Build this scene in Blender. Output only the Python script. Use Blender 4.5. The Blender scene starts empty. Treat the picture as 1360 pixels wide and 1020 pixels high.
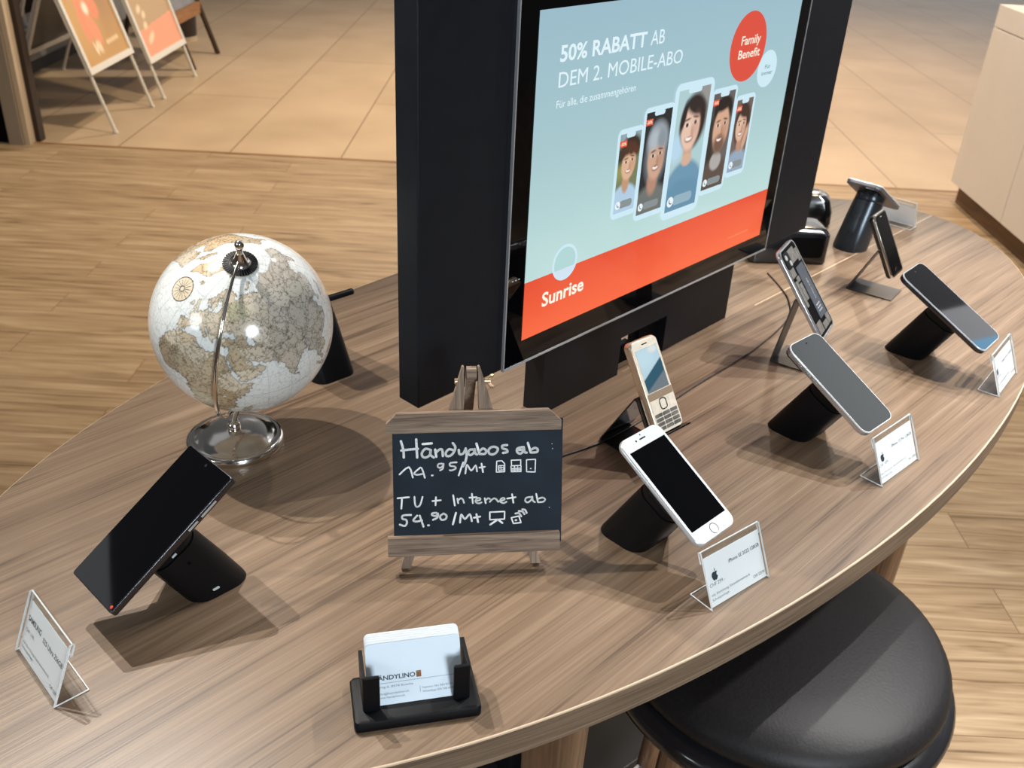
import bpy, bmesh, math, random
import numpy as np
from mathutils import Matrix, Vector, Euler
random.seed(4)
R = math.radians
scene = bpy.context.scene
col = scene.collection

# ------------------------------------------------------------------ camera, world, lamps, exposure
F_PX, PITCH, ROLL, CAM_H = 1283.26, 0.521092, 0.053102, 1.58
cp, sp, cr, sr = math.cos(PITCH), math.sin(PITCH), math.cos(ROLL), math.sin(ROLL)
fwd = Vector((0, cp, -sp)); rt = Vector((1, 0, 0)); up = rt.cross(fwd)
cam_x = cr*rt + sr*up; cam_y = -sr*rt + cr*up
cam = bpy.data.cameras.new('camera'); cam_ob = bpy.data.objects.new('camera', cam); col.objects.link(cam_ob)
cam.sensor_width = 36.0; cam.sensor_fit = 'HORIZONTAL'; cam.lens = F_PX/1360*36.0
cam.clip_start = 0.05; cam.clip_end = 100
cam.dof.use_dof = True; cam.dof.focus_distance = 1.02; cam.dof.aperture_fstop = 11.0
cam_ob.matrix_world = Matrix(((cam_x.x, cam_y.x, -fwd.x, 0), (cam_x.y, cam_y.y, -fwd.y, 0), (cam_x.z, cam_y.z, -fwd.z, CAM_H), (0, 0, 0, 1)))
scene.camera = cam_ob
scene.view_settings.view_transform = 'Standard'; scene.view_settings.look = 'None'
scene.view_settings.gamma = 1.0; scene.view_settings.use_curve_mapping = False
scene.view_settings.exposure = 0.0

def lin(v):
    v = v/255.0
    return v/12.92 if v <= 0.04045 else ((v+0.055)/1.055)**2.4
def C(r, g, b): return (lin(r), lin(g), lin(b), 1.0)

WORLD_STRENGTH = 0.11
def make_world():
    w = bpy.data.worlds.new('shop_light'); scene.world = w; w.use_nodes = True
    nt = w.node_tree; N = nt.nodes; L = nt.links; N.clear()
    out = N.new('ShaderNodeOutputWorld'); bg = N.new('ShaderNodeBackground'); L.new(bg.outputs[0], out.inputs[0])
    tc = N.new('ShaderNodeTexCoord'); sep = N.new('ShaderNodeSeparateXYZ'); L.new(tc.outputs['Generated'], sep.inputs[0])
    ramp = N.new('ShaderNodeValToRGB'); L.new(sep.outputs[2], ramp.inputs[0])
    e = ramp.color_ramp.elements
    e[0].position = 0.0; e[0].color = (0.52, 0.47, 0.42, 1)
    e[1].position = 0.75; e[1].color = (0.58, 0.61, 0.68, 1)
    m = ramp.color_ramp.elements.new(0.30); m.color = (0.88, 0.88, 0.90, 1)
    # brighter mall hall on the far right side
    def math_n(op, a, b=None):
        n = N.new('ShaderNodeMath'); n.operation = op
        for i, v in enumerate((a, b)):
            if v is None: continue
            if isinstance(v, (int, float)): n.inputs[i].default_value = v
            else: L.new(v, n.inputs[i])
        return n.outputs[0]
    side = math_n('ADD', math_n('MULTIPLY', sep.outputs[0], 0.42), math_n('MULTIPLY', sep.outputs[1], 0.85))
    side = math_n('POWER', math_n('MULTIPLY', math_n('MAXIMUM', side, 0.0), 1.06), 10.0)
    # regular grid of unseen bright patches overhead, added so metal reflections vary
    zc = math_n('MAXIMUM', sep.outputs[2], 0.05)
    cx = math_n('DIVIDE', sep.outputs[0], zc); cy = math_n('DIVIDE', sep.outputs[1], zc)
    fx = math_n('ABSOLUTE', math_n('SUBTRACT', math_n('FRACT', math_n('MULTIPLY', cx, 0.9)), 0.5))
    fy = math_n('ABSOLUTE', math_n('SUBTRACT', math_n('FRACT', math_n('MULTIPLY', cy, 0.55)), 0.5))
    pan = math_n('MULTIPLY', math_n('LESS_THAN', fx, 0.12), math_n('LESS_THAN', fy, 0.2))
    pan = math_n('MULTIPLY', pan, math_n('GREATER_THAN', sep.outputs[2], 0.25))
    boost = math_n('ADD', math_n('ADD', 1.0, math_n('MULTIPLY', side, 16.0)), math_n('MULTIPLY', pan, 4.0))
    # bright patches added to reflect in phone displays, by azimuth and elevation in degrees
    az = math_n('DEGREES', math_n('ARCTAN2', sep.outputs[1], sep.outputs[0])); el = math_n('DEGREES', math_n('ARCSINE', sep.outputs[2]))
    def refl_patch(a0, a1, e0, e1):
        q = math_n('MULTIPLY', math_n('GREATER_THAN', az, a0), math_n('LESS_THAN', az, a1))
        return math_n('MULTIPLY', q, math_n('MULTIPLY', math_n('GREATER_THAN', el, e0), math_n('LESS_THAN', el, e1)))
    front = math_n('ADD', refl_patch(27, 38.2, 15, 37), math_n('MULTIPLY', refl_patch(164, 176, 18, 30.3), 0.5))
    boost = math_n('ADD', boost, math_n('MULTIPLY', front, 20.0))
    blue = refl_patch(34.0, 36.1, 17, 24)
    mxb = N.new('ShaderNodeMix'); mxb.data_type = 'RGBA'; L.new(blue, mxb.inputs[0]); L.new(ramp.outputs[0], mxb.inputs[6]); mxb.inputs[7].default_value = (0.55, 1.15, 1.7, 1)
    L.new(mxb.outputs[2], bg.inputs[0]); L.new(math_n('MULTIPLY', boost, WORLD_STRENGTH), bg.inputs[1])
make_world()

def lamp(name, loc, power, color=(1, 0.93, 0.85), radius=0.025, target=None, angle=100, blend=0.6):
    d = bpy.data.lights.new(name, 'SPOT'); d.energy = power; d.color = color; d.shadow_soft_size = radius
    d.spot_size = R(angle); d.spot_blend = blend
    o = bpy.data.objects.new(name, d); col.objects.link(o); o.location = loc
    t = Vector(target) if target else Vector((loc[0], loc[1], 0))
    o.rotation_euler = (t-Vector(loc)).to_track_quat('-Z', 'Y').to_euler()
    o['kind'] = 'helper'
    return o
lamp('ceiling_spot', (-0.97, 1.24, 2.45), 92, color=(1, 0.95, 0.88), radius=0.012, target=(0.35, 0.60, 0.89), angle=80, blend=0.9)
lamp('ceiling_spot', (-0.90, 1.62, 2.75), 112, color=(1, 0.95, 0.88), radius=0.014, target=(0.35, 0.62, 0.89), angle=70, blend=0.9)
lamp('ceiling_spot', (1.30, 1.53, 2.8), 125, color=(1, 0.97, 0.95), radius=0.014, target=(0.60, 1.20, 0.89), angle=56, blend=0.8)
lamp('ceiling_spot', (1.16, 1.98, 2.8), 115, color=(1, 0.97, 0.95), radius=0.014, target=(0.60, 1.20, 0.89), angle=56, blend=0.8)
lamp('ceiling_spot', (0.50, 2.60, 2.8), 115, color=(1, 0.97, 0.95), radius=0.014, target=(0.60, 1.25, 0.89), angle=50, blend=0.8)
lamp('fill_spot', (0.9, -1.3, 1.75), 155, color=(0.84, 0.93, 1.0), radius=0.3, target=(0.1, 0.9, 0.95), angle=80)  # soft fill added behind the camera for the upright faces
lamp('fill_spot', (-1.7, -0.4, 1.75), 42, color=(0.90, 0.96, 1.0), radius=0.3, target=(-0.35, 0.75, 0.95), angle=60)  # second added fill, from the left behind the camera
lamp('ceiling_spot', (-0.6, 4.5, 3.0), 230, color=(1, 0.82, 0.57), radius=0.1, target=(-0.9, 4.7, 0), angle=110)
lamp('ceiling_spot', (2.0, 5.6, 3.2), 225, color=(1, 0.78, 0.52), radius=0.1, angle=140)
lamp('ceiling_spot', (-1.0, 7.4, 3.2), 250, color=(1, 0.88, 0.74), radius=0.1, angle=140)
lamp('ceiling_spot', (1.9, 8.4, 3.2), 330, color=(1, 0.78, 0.54), radius=0.1, angle=140)
lamp('ceiling_spot', (1.75, 0.9, 2.8), 270, color=(1, 0.98, 0.95), radius=0.05, target=(1.45, 1.1, 0), angle=70)
lamp('ceiling_spot', (0.9, 3.9, 2.9), 190, color=(1, 0.93, 0.84), radius=0.08, target=(2.3, 4.2, 0.4), angle=75)  # extra spot added to brighten the counter's side face
lamp('ceiling_spot', (-2.2, 2.6, 2.8), 90, color=(1, 0.88, 0.72), radius=0.08, target=(-2.0, 2.9, 0), angle=90)

# ------------------------------------------------------------------ materials
def mat(name, color, rough=0.5, metal=0.0, spec=0.5, var=0.0, scale=40.0, emit=None, coat=0.0, bump=0.0):
    m = bpy.data.materials.new(name); m.use_nodes = True
    nt = m.node_tree; N = nt.nodes; L = nt.links; b = N['Principled BSDF']
    b.inputs['Base Color'].default_value = color; b.inputs['Roughness'].default_value = rough
    b.inputs['Metallic'].default_value = metal; b.inputs['Specular IOR Level'].default_value = spec
    if coat: b.inputs['Coat Weight'].default_value = coat; b.inputs['Coat Roughness'].default_value = 0.03
    if emit: b.inputs['Emission Color'].default_value = color; b.inputs['Emission Strength'].default_value = emit
    tc = N.new('ShaderNodeTexCoord'); nz = N.new('ShaderNodeTexNoise'); nz.inputs['Scale'].default_value = scale
    nz.inputs['Detail'].default_value = 4; L.new(tc.outputs['Object'], nz.inputs['Vector'])
    mr = N.new('ShaderNodeMapRange'); L.new(nz.outputs[0], mr.inputs[0])
    mr.inputs[3].default_value = rough-min(0.04, rough*0.4); mr.inputs[4].default_value = rough+min(0.04, rough*0.4)
    L.new(mr.outputs[0], b.inputs['Roughness'])
    if var:
        mx = N.new('ShaderNodeMix'); mx.data_type = 'RGBA'; mx.blend_type = 'MULTIPLY'; mx.inputs[0].default_value = 1
        mr2 = N.new('ShaderNodeMapRange'); L.new(nz.outputs[0], mr2.inputs[0]); mr2.inputs[1].default_value = 0.3; mr2.inputs[2].default_value = 0.7
        mr2.inputs[3].default_value = 1-var; mr2.inputs[4].default_value = 1+var*0.5
        mx.inputs[6].default_value = color; L.new(mr2.outputs[0], mx.inputs[7]); L.new(mx.outputs[2], b.inputs['Base Color'])
    if bump:
        bp = N.new('ShaderNodeBump'); bp.inputs['Strength'].default_value = bump; bp.inputs['Distance'].default_value = 0.001
        L.new(nz.outputs[0], bp.inputs['Height']); L.new(bp.outputs[0], b.inputs['Normal'])
    return m

def wood(name, cols, angle=0.0, stretch=14.0, scale=6.0, rough=0.45, spec=0.4, streak=0.5, axis=0, seam=None):
    """Streaky wood; grain runs along local X turned by angle (axis=0) or along Z (axis=2)."""
    m = bpy.data.materials.new(name); m.use_nodes = True
    nt = m.node_tree; N = nt.nodes; L = nt.links; b = N['Principled BSDF']
    tc = N.new('ShaderNodeTexCoord'); mp0 = N.new('ShaderNodeMapping'); L.new(tc.outputs['Object'], mp0.inputs[0])
    mp0.inputs['Rotation'].default_value = (0, 0, -angle)
    mp = N.new('ShaderNodeMapping'); L.new(mp0.outputs[0], mp.inputs[0])
    s = [1.5, 1.5, 70.0] if axis == 3 else [stretch if i_ != axis else 1.0 for i_ in range(3)]; mp.inputs['Scale'].default_value = s
    n1 = N.new('ShaderNodeTexNoise'); n1.inputs['Scale'].default_value = scale; n1.inputs['Detail'].default_value = 6
    n1.inputs['Distortion'].default_value = 0.8; L.new(mp.outputs[0], n1.inputs['Vector'])
    mp2 = N.new('ShaderNodeMapping'); L.new(mp0.outputs[0], mp2.inputs[0])
    s2 = [4.0, 4.0, 260.0] if axis == 3 else [stretch*6 if i_ != axis else 2.0 for i_ in range(3)]; mp2.inputs['Scale'].default_value = s2
    n2 = N.new('ShaderNodeTexNoise'); n2.inputs['Scale'].default_value = scale; n2.inputs['Detail'].default_value = 5
    L.new(mp2.outputs[0], n2.inputs['Vector'])
    n3 = N.new('ShaderNodeTexNoise'); n3.inputs['Scale'].default_value = scale*0.35; n3.inputs['Detail'].default_value = 2; L.new(mp.outputs[0], n3.inputs['Vector'])
    a = N.new('ShaderNodeMath'); a.operation = 'MULTIPLY_ADD'; L.new(n2.outputs[0], a.inputs[0]); a.inputs[1].default_value = streak
    L.new(n1.outputs[0], a.inputs[2])
    a2 = N.new('ShaderNodeMath'); a2.operation = 'MULTIPLY_ADD'; L.new(n3.outputs[0], a2.inputs[0]); a2.inputs[1].default_value = 0.3; L.new(a.outputs[0], a2.inputs[2])
    ramp = N.new('ShaderNodeValToRGB'); mr = N.new('ShaderNodeMapRange'); L.new(a2.outputs[0], mr.inputs[0])
    mid = 0.5+0.5*streak+0.15; mr.inputs[1].default_value = mid-0.30; mr.inputs[2].default_value = mid+0.30
    L.new(mr.outputs[0], ramp.inputs[0]); e = ramp.color_ramp.elements
    e[0].position = 0.05; e[0].color = cols[0]; e[1].position = 0.95; e[1].color = cols[-1]
    for i, c in enumerate(cols[1:-1]):
        x = e.new((i+1)/(len(cols)-1)); x.color = c
    cout = ramp.outputs[0]
    if seam is not None:
        sx = N.new('ShaderNodeSeparateXYZ'); L.new(mp0.outputs[0], sx.inputs[0])
        d = N.new('ShaderNodeMath'); d.operation = 'SUBTRACT'; L.new(sx.outputs[1], d.inputs[0]); d.inputs[1].default_value = seam
        ab = N.new('ShaderNodeMath'); ab.operation = 'ABSOLUTE'; L.new(d.outputs[0], ab.inputs[0])
        lt = N.new('ShaderNodeMath'); lt.operation = 'LESS_THAN'; L.new(ab.outputs[0], lt.inputs[0]); lt.inputs[1].default_value = 0.0009
        gt = N.new('ShaderNodeMath'); gt.operation = 'GREATER_THAN'; L.new(sx.outputs[0], gt.inputs[0]); gt.inputs[1].default_value = 0.30
        an = N.new('ShaderNodeMath'); an.operation = 'MULTIPLY'; L.new(lt.outputs[0], an.inputs[0]); L.new(gt.outputs[0], an.inputs[1])
        mx = N.new('ShaderNodeMix'); mx.data_type = 'RGBA'; L.new(an.outputs[0], mx.inputs[0]); L.new(cout, mx.inputs[6]); mx.inputs[7].default_value = C(205, 178, 150)
        cout = mx.outputs[2]
    L.new(cout, b.inputs['Base Color'])
    b.inputs['Roughness'].default_value = rough; b.inputs['Specular IOR Level'].default_value = spec
    bp = N.new('ShaderNodeBump'); bp.inputs['Strength'].default_value = 0.12; bp.inputs['Distance'].default_value = 0.001
    L.new(n2.outputs[0], bp.inputs['Height']); L.new(bp.outputs[0], b.inputs['Normal'])
    return m

def attr_mat(name, rough=0.4, emit=0.0, spec=0.5, detail=False, coat=0.0):
    m = bpy.data.materials.new(name); m.use_nodes = True
    nt = m.node_tree; N = nt.nodes; L = nt.links; b = N['Principled BSDF']
    at = N.new('ShaderNodeAttribute'); at.attribute_name = 'paint'
    b.inputs['Roughness'].default_value = rough; b.inputs['Specular IOR Level'].default_value = spec
    if coat: b.inputs['Coat Weight'].default_value = coat; b.inputs['Coat Roughness'].default_value = 0.08
    if emit:
        b.inputs['Base Color'].default_value = (0.004, 0.004, 0.004, 1)
        L.new(at.outputs['Color'], b.inputs['Emission Color']); b.inputs['Emission Strength'].default_value = emit
    else:
        cout = at.outputs['Color']
        if detail:
            tc = N.new('ShaderNodeTexCoord')
            vo = N.new('ShaderNodeTexVoronoi'); vo.feature = 'DISTANCE_TO_EDGE'; vo.inputs['Scale'].default_value = 55
            nz = N.new('ShaderNodeTexNoise'); nz.inputs['Scale'].default_value = 25; nz.inputs['Detail'].default_value = 6
            L.new(tc.outputs['Object'], nz.inputs['Vector'])
            ad = N.new('ShaderNodeMix'); ad.data_type = 'RGBA'; ad.blend_type = 'ADD'; ad.inputs[0].default_value = 0.05
            L.new(tc.outputs['Object'], ad.inputs[6]); L.new(nz.outputs['Color'], ad.inputs[7]); L.new(ad.outputs[2], vo.inputs['Vector'])
            mr = N.new('ShaderNodeMapRange'); L.new(vo.outputs['Distance'], mr.inputs[0]); mr.inputs[1].default_value = 0.0; mr.inputs[2].default_value = 0.05
            mr.inputs[3].default_value = 0.58; mr.inputs[4].default_value = 1.0
            n2 = N.new('ShaderNodeTexNoise'); n2.inputs['Scale'].default_value = 320; n2.inputs['Detail'].default_value = 3; L.new(tc.outputs['Object'], n2.inputs['Vector'])
            m2 = N.new('ShaderNodeMapRange'); L.new(n2.outputs[0], m2.inputs[0]); m2.inputs[1].default_value = 0.36; m2.inputs[2].default_value = 0.46
            m2.inputs[3].default_value = 0.58; m2.inputs[4].default_value = 1.0
            mu = N.new('ShaderNodeMath'); mu.operation = 'MULTIPLY'; L.new(mr.outputs[0], mu.inputs[0]); L.new(m2.outputs[0], mu.inputs[1])
            mx = N.new('ShaderNodeMix'); mx.data_type = 'RGBA'; mx.blend_type = 'MULTIPLY'; L.new(at.outputs['Alpha'], mx.inputs[0])
            L.new(cout, mx.inputs[6]); L.new(mu.outputs[0], mx.inputs[7]); cout = mx.outputs[2]
        L.new(cout, b.inputs['Base Color'])
    return m

def acrylic(name, tint=(0.96, 0.97, 0.97, 1), gloss=0.04):
    m = bpy.data.materials.new(name); m.use_nodes = True
    nt = m.node_tree; N = nt.nodes; L = nt.links; N.clear()
    out = N.new('ShaderNodeOutputMaterial'); mx = N.new('ShaderNodeMixShader'); t = N.new('ShaderNodeBsdfTransparent'); g = N.new('ShaderNodeBsdfGlossy')
    t.inputs[0].default_value = tint; g.inputs['Roughness'].default_value = 0.05
    fr = N.new('ShaderNodeLayerWeight'); fr.inputs[0].default_value = 0.5
    pw = N.new('ShaderNodeMath'); pw.operation = 'POWER'; L.new(fr.outputs['Facing'], pw.inputs[0]); pw.inputs[1].default_value = 4.0
    ad = N.new('ShaderNodeMath'); ad.operation = 'MULTIPLY_ADD'; L.new(pw.outputs[0], ad.inputs[0]); ad.inputs[1].default_value = 0.5; ad.inputs[2].default_value = gloss
    L.new(ad.outputs[0], mx.inputs[0]); L.new(t.outputs[0], mx.inputs[1]); L.new(g.outputs[0], mx.inputs[2]); L.new(mx.outputs[0], out.inputs[0])
    return m

M = {}
M['table'] = wood('walnut_laminate', [C(82, 64, 49), C(112, 91, 71), C(124, 102, 81), C(137, 115, 93)], angle=R(46.9), stretch=30, scale=2.6, rough=0.38, spec=0.45, streak=0.8, seam=-0.0185)
M['table_edge'] = wood('walnut_edge_band', [C(84, 68, 55), C(112, 95, 79), C(138, 120, 102)], axis=3, scale=3, rough=0.45, streak=0.8)
M['leg_wood'] = wood('brown_leg_wood', [C(70, 48, 33), C(110, 80, 58), C(140, 106, 80)], axis=2, stretch=14, scale=4, rough=0.28, spec=0.6)
M['grey_wood'] = wood('weathered_grey_wood', [C(78, 64, 54), C(118, 100, 86), C(140, 121, 104), C(158, 140, 122)], stretch=16, scale=14, rough=0.7, spec=0.2)
M['grey_wood_z'] = wood('weathered_grey_wood_upright', [C(78, 64, 54), C(118, 100, 86), C(140, 121, 104), C(158, 140, 122)], stretch=16, scale=14, rough=0.7, spec=0.2, axis=1)
M['black_satin'] = mat('black_satin_lacquer', C(15, 17, 22), 0.45, spec=0.3, var=0.15)
M['black_face'] = mat('black_cabinet_face', C(17, 21, 28), 0.5, spec=0.3, var=0.1)
M['black_gloss'] = mat('black_gloss_glass', C(4, 4, 6), 0.03, spec=0.45)
M['black_plastic'] = mat('black_soft_plastic', C(5, 7, 11), 0.5, spec=0.22, var=0.2, scale=200)
M['charcoal_metal'] = mat('charcoal_anodised_metal', C(74, 80, 86), 0.28, metal=0.75, var=0.15)
M['black_shiny'] = mat('black_shiny_plastic', C(12, 13, 16), 0.16, spec=0.6, coat=0.4)
M['deep_black'] = mat('deep_black', C(3, 3, 4), 0.7, spec=0.1)
M['chrome'] = mat('polished_silver', C(228, 222, 212), 0.13, metal=1.0, var=0.08, scale=20)
M['steel'] = mat('brushed_steel', C(205, 205, 206), 0.22, metal=0.75, var=0.06)
M['dark_steel'] = mat('dark_steel_sheet', C(95, 92, 90), 0.42, metal=0.8, var=0.1)
M['brass'] = mat('brass_wing_nut', C(214, 186, 152), 0.35, metal=0.8)
M['white_glass'] = mat('white_phone_glass', C(222, 225, 226), 0.12, spec=0.5, var=0.02)
M['silver'] = mat('silver_aluminium', C(206, 209, 212), 0.3, metal=0.55)
M['key_metal'] = mat('keypad_metal', C(150, 146, 140), 0.25, metal=0.5, var=0.5, scale=60)
M['bright_rim'] = mat('bright_polished_rim', C(236, 237, 236), 0.25, metal=0.3)
M['silver_back'] = mat('grey_phone_back', C(112, 112, 116), 0.35, metal=0.5)
M['gold'] = mat('pale_gold_metal', C(208, 182, 154), 0.26, metal=0.6)
M['cream'] = mat('cream_keypad', C(226, 215, 196), 0.3, spec=0.5, var=0.12, scale=90)
M['graphite'] = mat('graphite_frame', C(80, 80, 84), 0.25, metal=0.9)
M['reflection_grey'] = mat('glass_with_grey_reflection', C(44, 48, 47), 0.1, spec=0.4, var=0.02)  # grey base colour carries part of a reflection on dark glass
M['blackboard'] = mat('slate_blackboard', C(22, 35, 47), 0.65, spec=0.25, var=0.45, scale=22)
M['chalk'] = mat('white_chalk_ink', C(252, 253, 253), 0.8, spec=0.1, var=0.08, scale=300)
M['paper'] = mat('white_paper', C(250, 252, 253), 0.7, spec=0.2, var=0.01)
M['card'] = mat('pale_blue_card_stock', C(226, 240, 250), 0.5, spec=0.3, var=0.02)
M['cardw'] = mat('white_card_stock', C(250, 251, 252), 0.55, spec=0.3, var=0.02)
M['ink'] = mat('dark_ink', C(52, 66, 76), 0.7, spec=0.2)
M['ink_grey'] = mat('grey_ink', C(112, 130, 138), 0.7, spec=0.2)
M['orange_ink'] = mat('orange_ink', C(205, 130, 60), 0.7, spec=0.2)
M['acrylic'] = acrylic('clear_acrylic')
M['acrylic_edge'] = mat('bright_acrylic_edge', C(228, 230, 228), 0.3, spec=0.5)
M['leather'] = mat('black_leather', C(31, 29, 30), 0.5, spec=0.33, var=0.25, scale=260, bump=0.25)
M['stool_ring'] = mat('glossy_black_ring', C(30, 30, 33), 0.2, spec=0.6, coat=0.3)
M['dark_grey'] = mat('dark_grey_laminate', C(27, 26, 27), 0.5, var=0.1)
M['counter'] = mat('cream_counter_panel', C(230, 221, 210), 0.5, spec=0.3, var=0.03, scale=4)
M['counter_plinth'] = wood('brown_plinth_wood', [C(62, 42, 26), C(92, 65, 42), C(112, 80, 54)], stretch=10, scale=4, axis=1)
M['white_frame'] = mat('white_snap_frame', C(226, 222, 214), 0.35, spec=0.5, var=0.04)
M['dark_wood'] = wood('dark_stained_wood', [C(44, 32, 24), C(66, 48, 36), C(84, 62, 46)], axis=2, scale=8)
M['orange_wood'] = wood('orange_brown_wood', [C(130, 86, 48), C(160, 112, 66), C(176, 128, 80)], axis=1, scale=8)
M['greige'] = mat('greige_door_post', C(150, 138, 124), 0.5, var=0.05, scale=6)
M['light_post'] = mat('light_post_face', C(196, 178, 155), 0.5, var=0.04, scale=6)
M['dark_brown'] = mat('dark_brown_panel', C(48, 36, 30), 0.5, var=0.15, scale=5)
M['grey_sill'] = mat('grey_window_sill', C(140, 138, 134), 0.4, var=0.1, scale=5)
M['window_dark'] = mat('dark_window_glass', C(34, 27, 24), 0.08, spec=0.6, var=0.1, scale=3)
M['cable'] = mat('dark_cable', C(52, 40, 34), 0.5)
M['led'] = mat('white_slot', C(190, 196, 200), 0.4)
M['red'] = mat('red_sticker', C(200, 60, 40), 0.5)
M['screen'] = attr_mat('lit_screen', rough=0.12, emit=1.0, spec=0.3)
M['globe'] = attr_mat('antique_globe_map', rough=0.18, spec=0.5, detail=True, coat=0.35)
M['paint'] = attr_mat('printed_poster', rough=0.35)
M['board_chip'] = mat('phone_circuit_shield', C(146, 143, 138), 0.35, metal=0.6, var=0.35, scale=150)
M['battery'] = mat('phone_battery_black', C(66, 72, 80), 0.4, var=0.15, scale=60)

# ------------------------------------------------------------------ geometry helpers
class MB:
    def __init__(s): s.v = []; s.f = []; s.m = []; s.c = []
    def add(s, verts, faces, mi=0, color=None):
        o = len(s.v); s.v += [tuple(v) for v in verts]; s.f += [tuple(i+o for i in f) for f in faces]; s.m += [mi]*len(faces)
        if color is not None:
            s.c += [color]*len(verts) if not isinstance(color, list) else color
        else: s.c += [(1, 1, 1, 1)]*len(verts)
        return s
    def box(s, x0, x1, y0, y1, z0, z1, mi=0, T=None, color=None):
        v = [Vector((x, y, z)) for z in (z0, z1) for y in (y0, y1) for x in (x0, x1)]
        if T: v = [T @ p for p in v]
        return s.add(v, [(0, 2, 3, 1), (4, 5, 7, 6), (0, 1, 5, 4), (2, 6, 7, 3), (0, 4, 6, 2), (1, 3, 7, 5)], mi, color)
    def loft(s, loops, mi=0, caps=True, capmi=None, closed=False):
        n = len(loops[0]); v = [p for l in loops for p in l]; f = []
        L = len(loops)
        for k in range(L if closed else L-1):
            a, b = k*n, ((k+1) % L)*n
            for i in range(n): f.append((a+i, a+(i+1) % n, b+(i+1) % n, b+i))
        s.add(v, f, mi)
        if caps and not closed:
            s.add(loops[0], [tuple(range(n-1, -1, -1))], mi if capmi is None else capmi)
            s.add(loops[-1], [tuple(range(n))], mi if capmi is None else capmi)
        return s
    def lathe(s, prof, n=48, mi=0, T=None):
        loops = []
        for r, z in prof:
            loops.append([Vector((r*math.cos(2*math.pi*i/n), r*math.sin(2*math.pi*i/n), z)) for i in range(n)])
        if T: loops = [[T @ p for p in l] for l in loops]
        return s.loft(loops, mi)
    def tube(s, pts, rad, n=10, mi=0, flat=1.0):
        pts = [Vector(p) for p in pts]; loops = []; prev = None
        for i, p in enumerate(pts):
            t = (pts[min(i+1, len(pts)-1)]-pts[max(i-1, 0)]).normalized()
            if prev is None: a = t.orthogonal().normalized()
            else: a = (prev-t*prev.dot(t)).normalized()
            prev = a; b = t.cross(a); r = rad[i] if isinstance(rad, (list, tuple)) else rad
            loops.append([p+a*r*math.cos(2*math.pi*k/n)+b*r*flat*math.sin(2*math.pi*k/n) for k in range(n)])
        return s.loft(loops, mi)
    def sheet(s, prof, x0, x1, th, mi=0, edge=None):
        """A bent sheet: profile polyline in (y, z), thickness th, swept along x."""
        P = [Vector((0, y, z)) for y, z in prof]; n = len(P); offs = []
        for i in range(n):
            d = []
            if i > 0: d.append((P[i]-P[i-1]).normalized())
            if i < n-1: d.append((P[i+1]-P[i]).normalized())
            nn = [Vector((0, -q.z, q.y)) for q in d]; m = sum(nn, Vector()).normalized(); k = max(0.35, m.dot(nn[0])); offs.append(m*th/k)
        ring = P+[P[i]+offs[i] for i in range(n-1, -1, -1)]
        N = len(ring); a = [p+Vector((x0, 0, 0)) for p in ring]; b = [p+Vector((x1, 0, 0)) for p in ring]
        e = mi if edge is None else edge
        f = []; s.add(a+b, [(i, (i+1) % N, N+(i+1) % N, N+i) for i in range(N) if i not in (n-1, N-1)], mi)
        s.add(a+b, [(i, (i+1) % N, N+(i+1) % N, N+i) for i in (n-1, N-1)], e)
        q = []
        for i in range(n-1): q.append((i, i+1, N-2-i, N-1-i))
        s.add(a, [tuple(reversed(t)) for t in q], e); s.add(b, q, e)
        return s
    def build(s, name, mats, parent=None, smooth=True, bevel=0.0, angle=40, attr=False):
        me = bpy.data.meshes.new(name); me.from_pydata(s.v, [], s.f); 
        if not isinstance(mats, (list, tuple)): mats = [mats]
        for m in mats: me.materials.append(m)
        me.polygons.foreach_set('material_index', s.m)
        if attr:
            at = me.color_attributes.new('paint', 'FLOAT_COLOR', 'POINT'); at.data.foreach_set('color', np.array(s.c, dtype=np.float32).ravel())
        else:
            bm = bmesh.new(); bm.from_mesh(me); bmesh.ops.remove_doubles(bm, verts=bm.verts, dist=1e-6)
            bmesh.ops.recalc_face_normals(bm, faces=bm.faces)
            if bevel:
                ed = [e for e in bm.edges if len(e.link_faces) == 2 and e.calc_face_angle(0) > R(50)]
                bmesh.ops.bevel(bm, geom=ed, offset=bevel, segments=2, affect='EDGES', profile=0.5, clamp_overlap=True)
            bm.to_mesh(me); bm.free()
        if smooth:
            me.polygons.foreach_set('use_smooth', [True]*len(me.polygons))
            try: me.set_sharp_from_angle(angle=R(angle))
            except Exception: pass
        me.update()
        o = bpy.data.objects.new(name, me); col.objects.link(o)
        if parent: o.parent = parent
        return o

def tag(o, label, cat, group=None):
    o['label'] = label; o['category'] = cat
    if group: o['group'] = group
    return o
def thing(name, label, cat, mx, group=None):
    o = bpy.data.objects.new(name, None); col.objects.link(o); o.empty_display_size = 0.05
    o.matrix_world = mx
    return tag(o, label, cat, group)
def struct(o): o['kind'] = 'structure'; return o
def place(x, y, z=0.0, rz=0.0): return Matrix.Translation((x, y, z)) @ Matrix.Rotation(rz, 4, 'Z')

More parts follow.
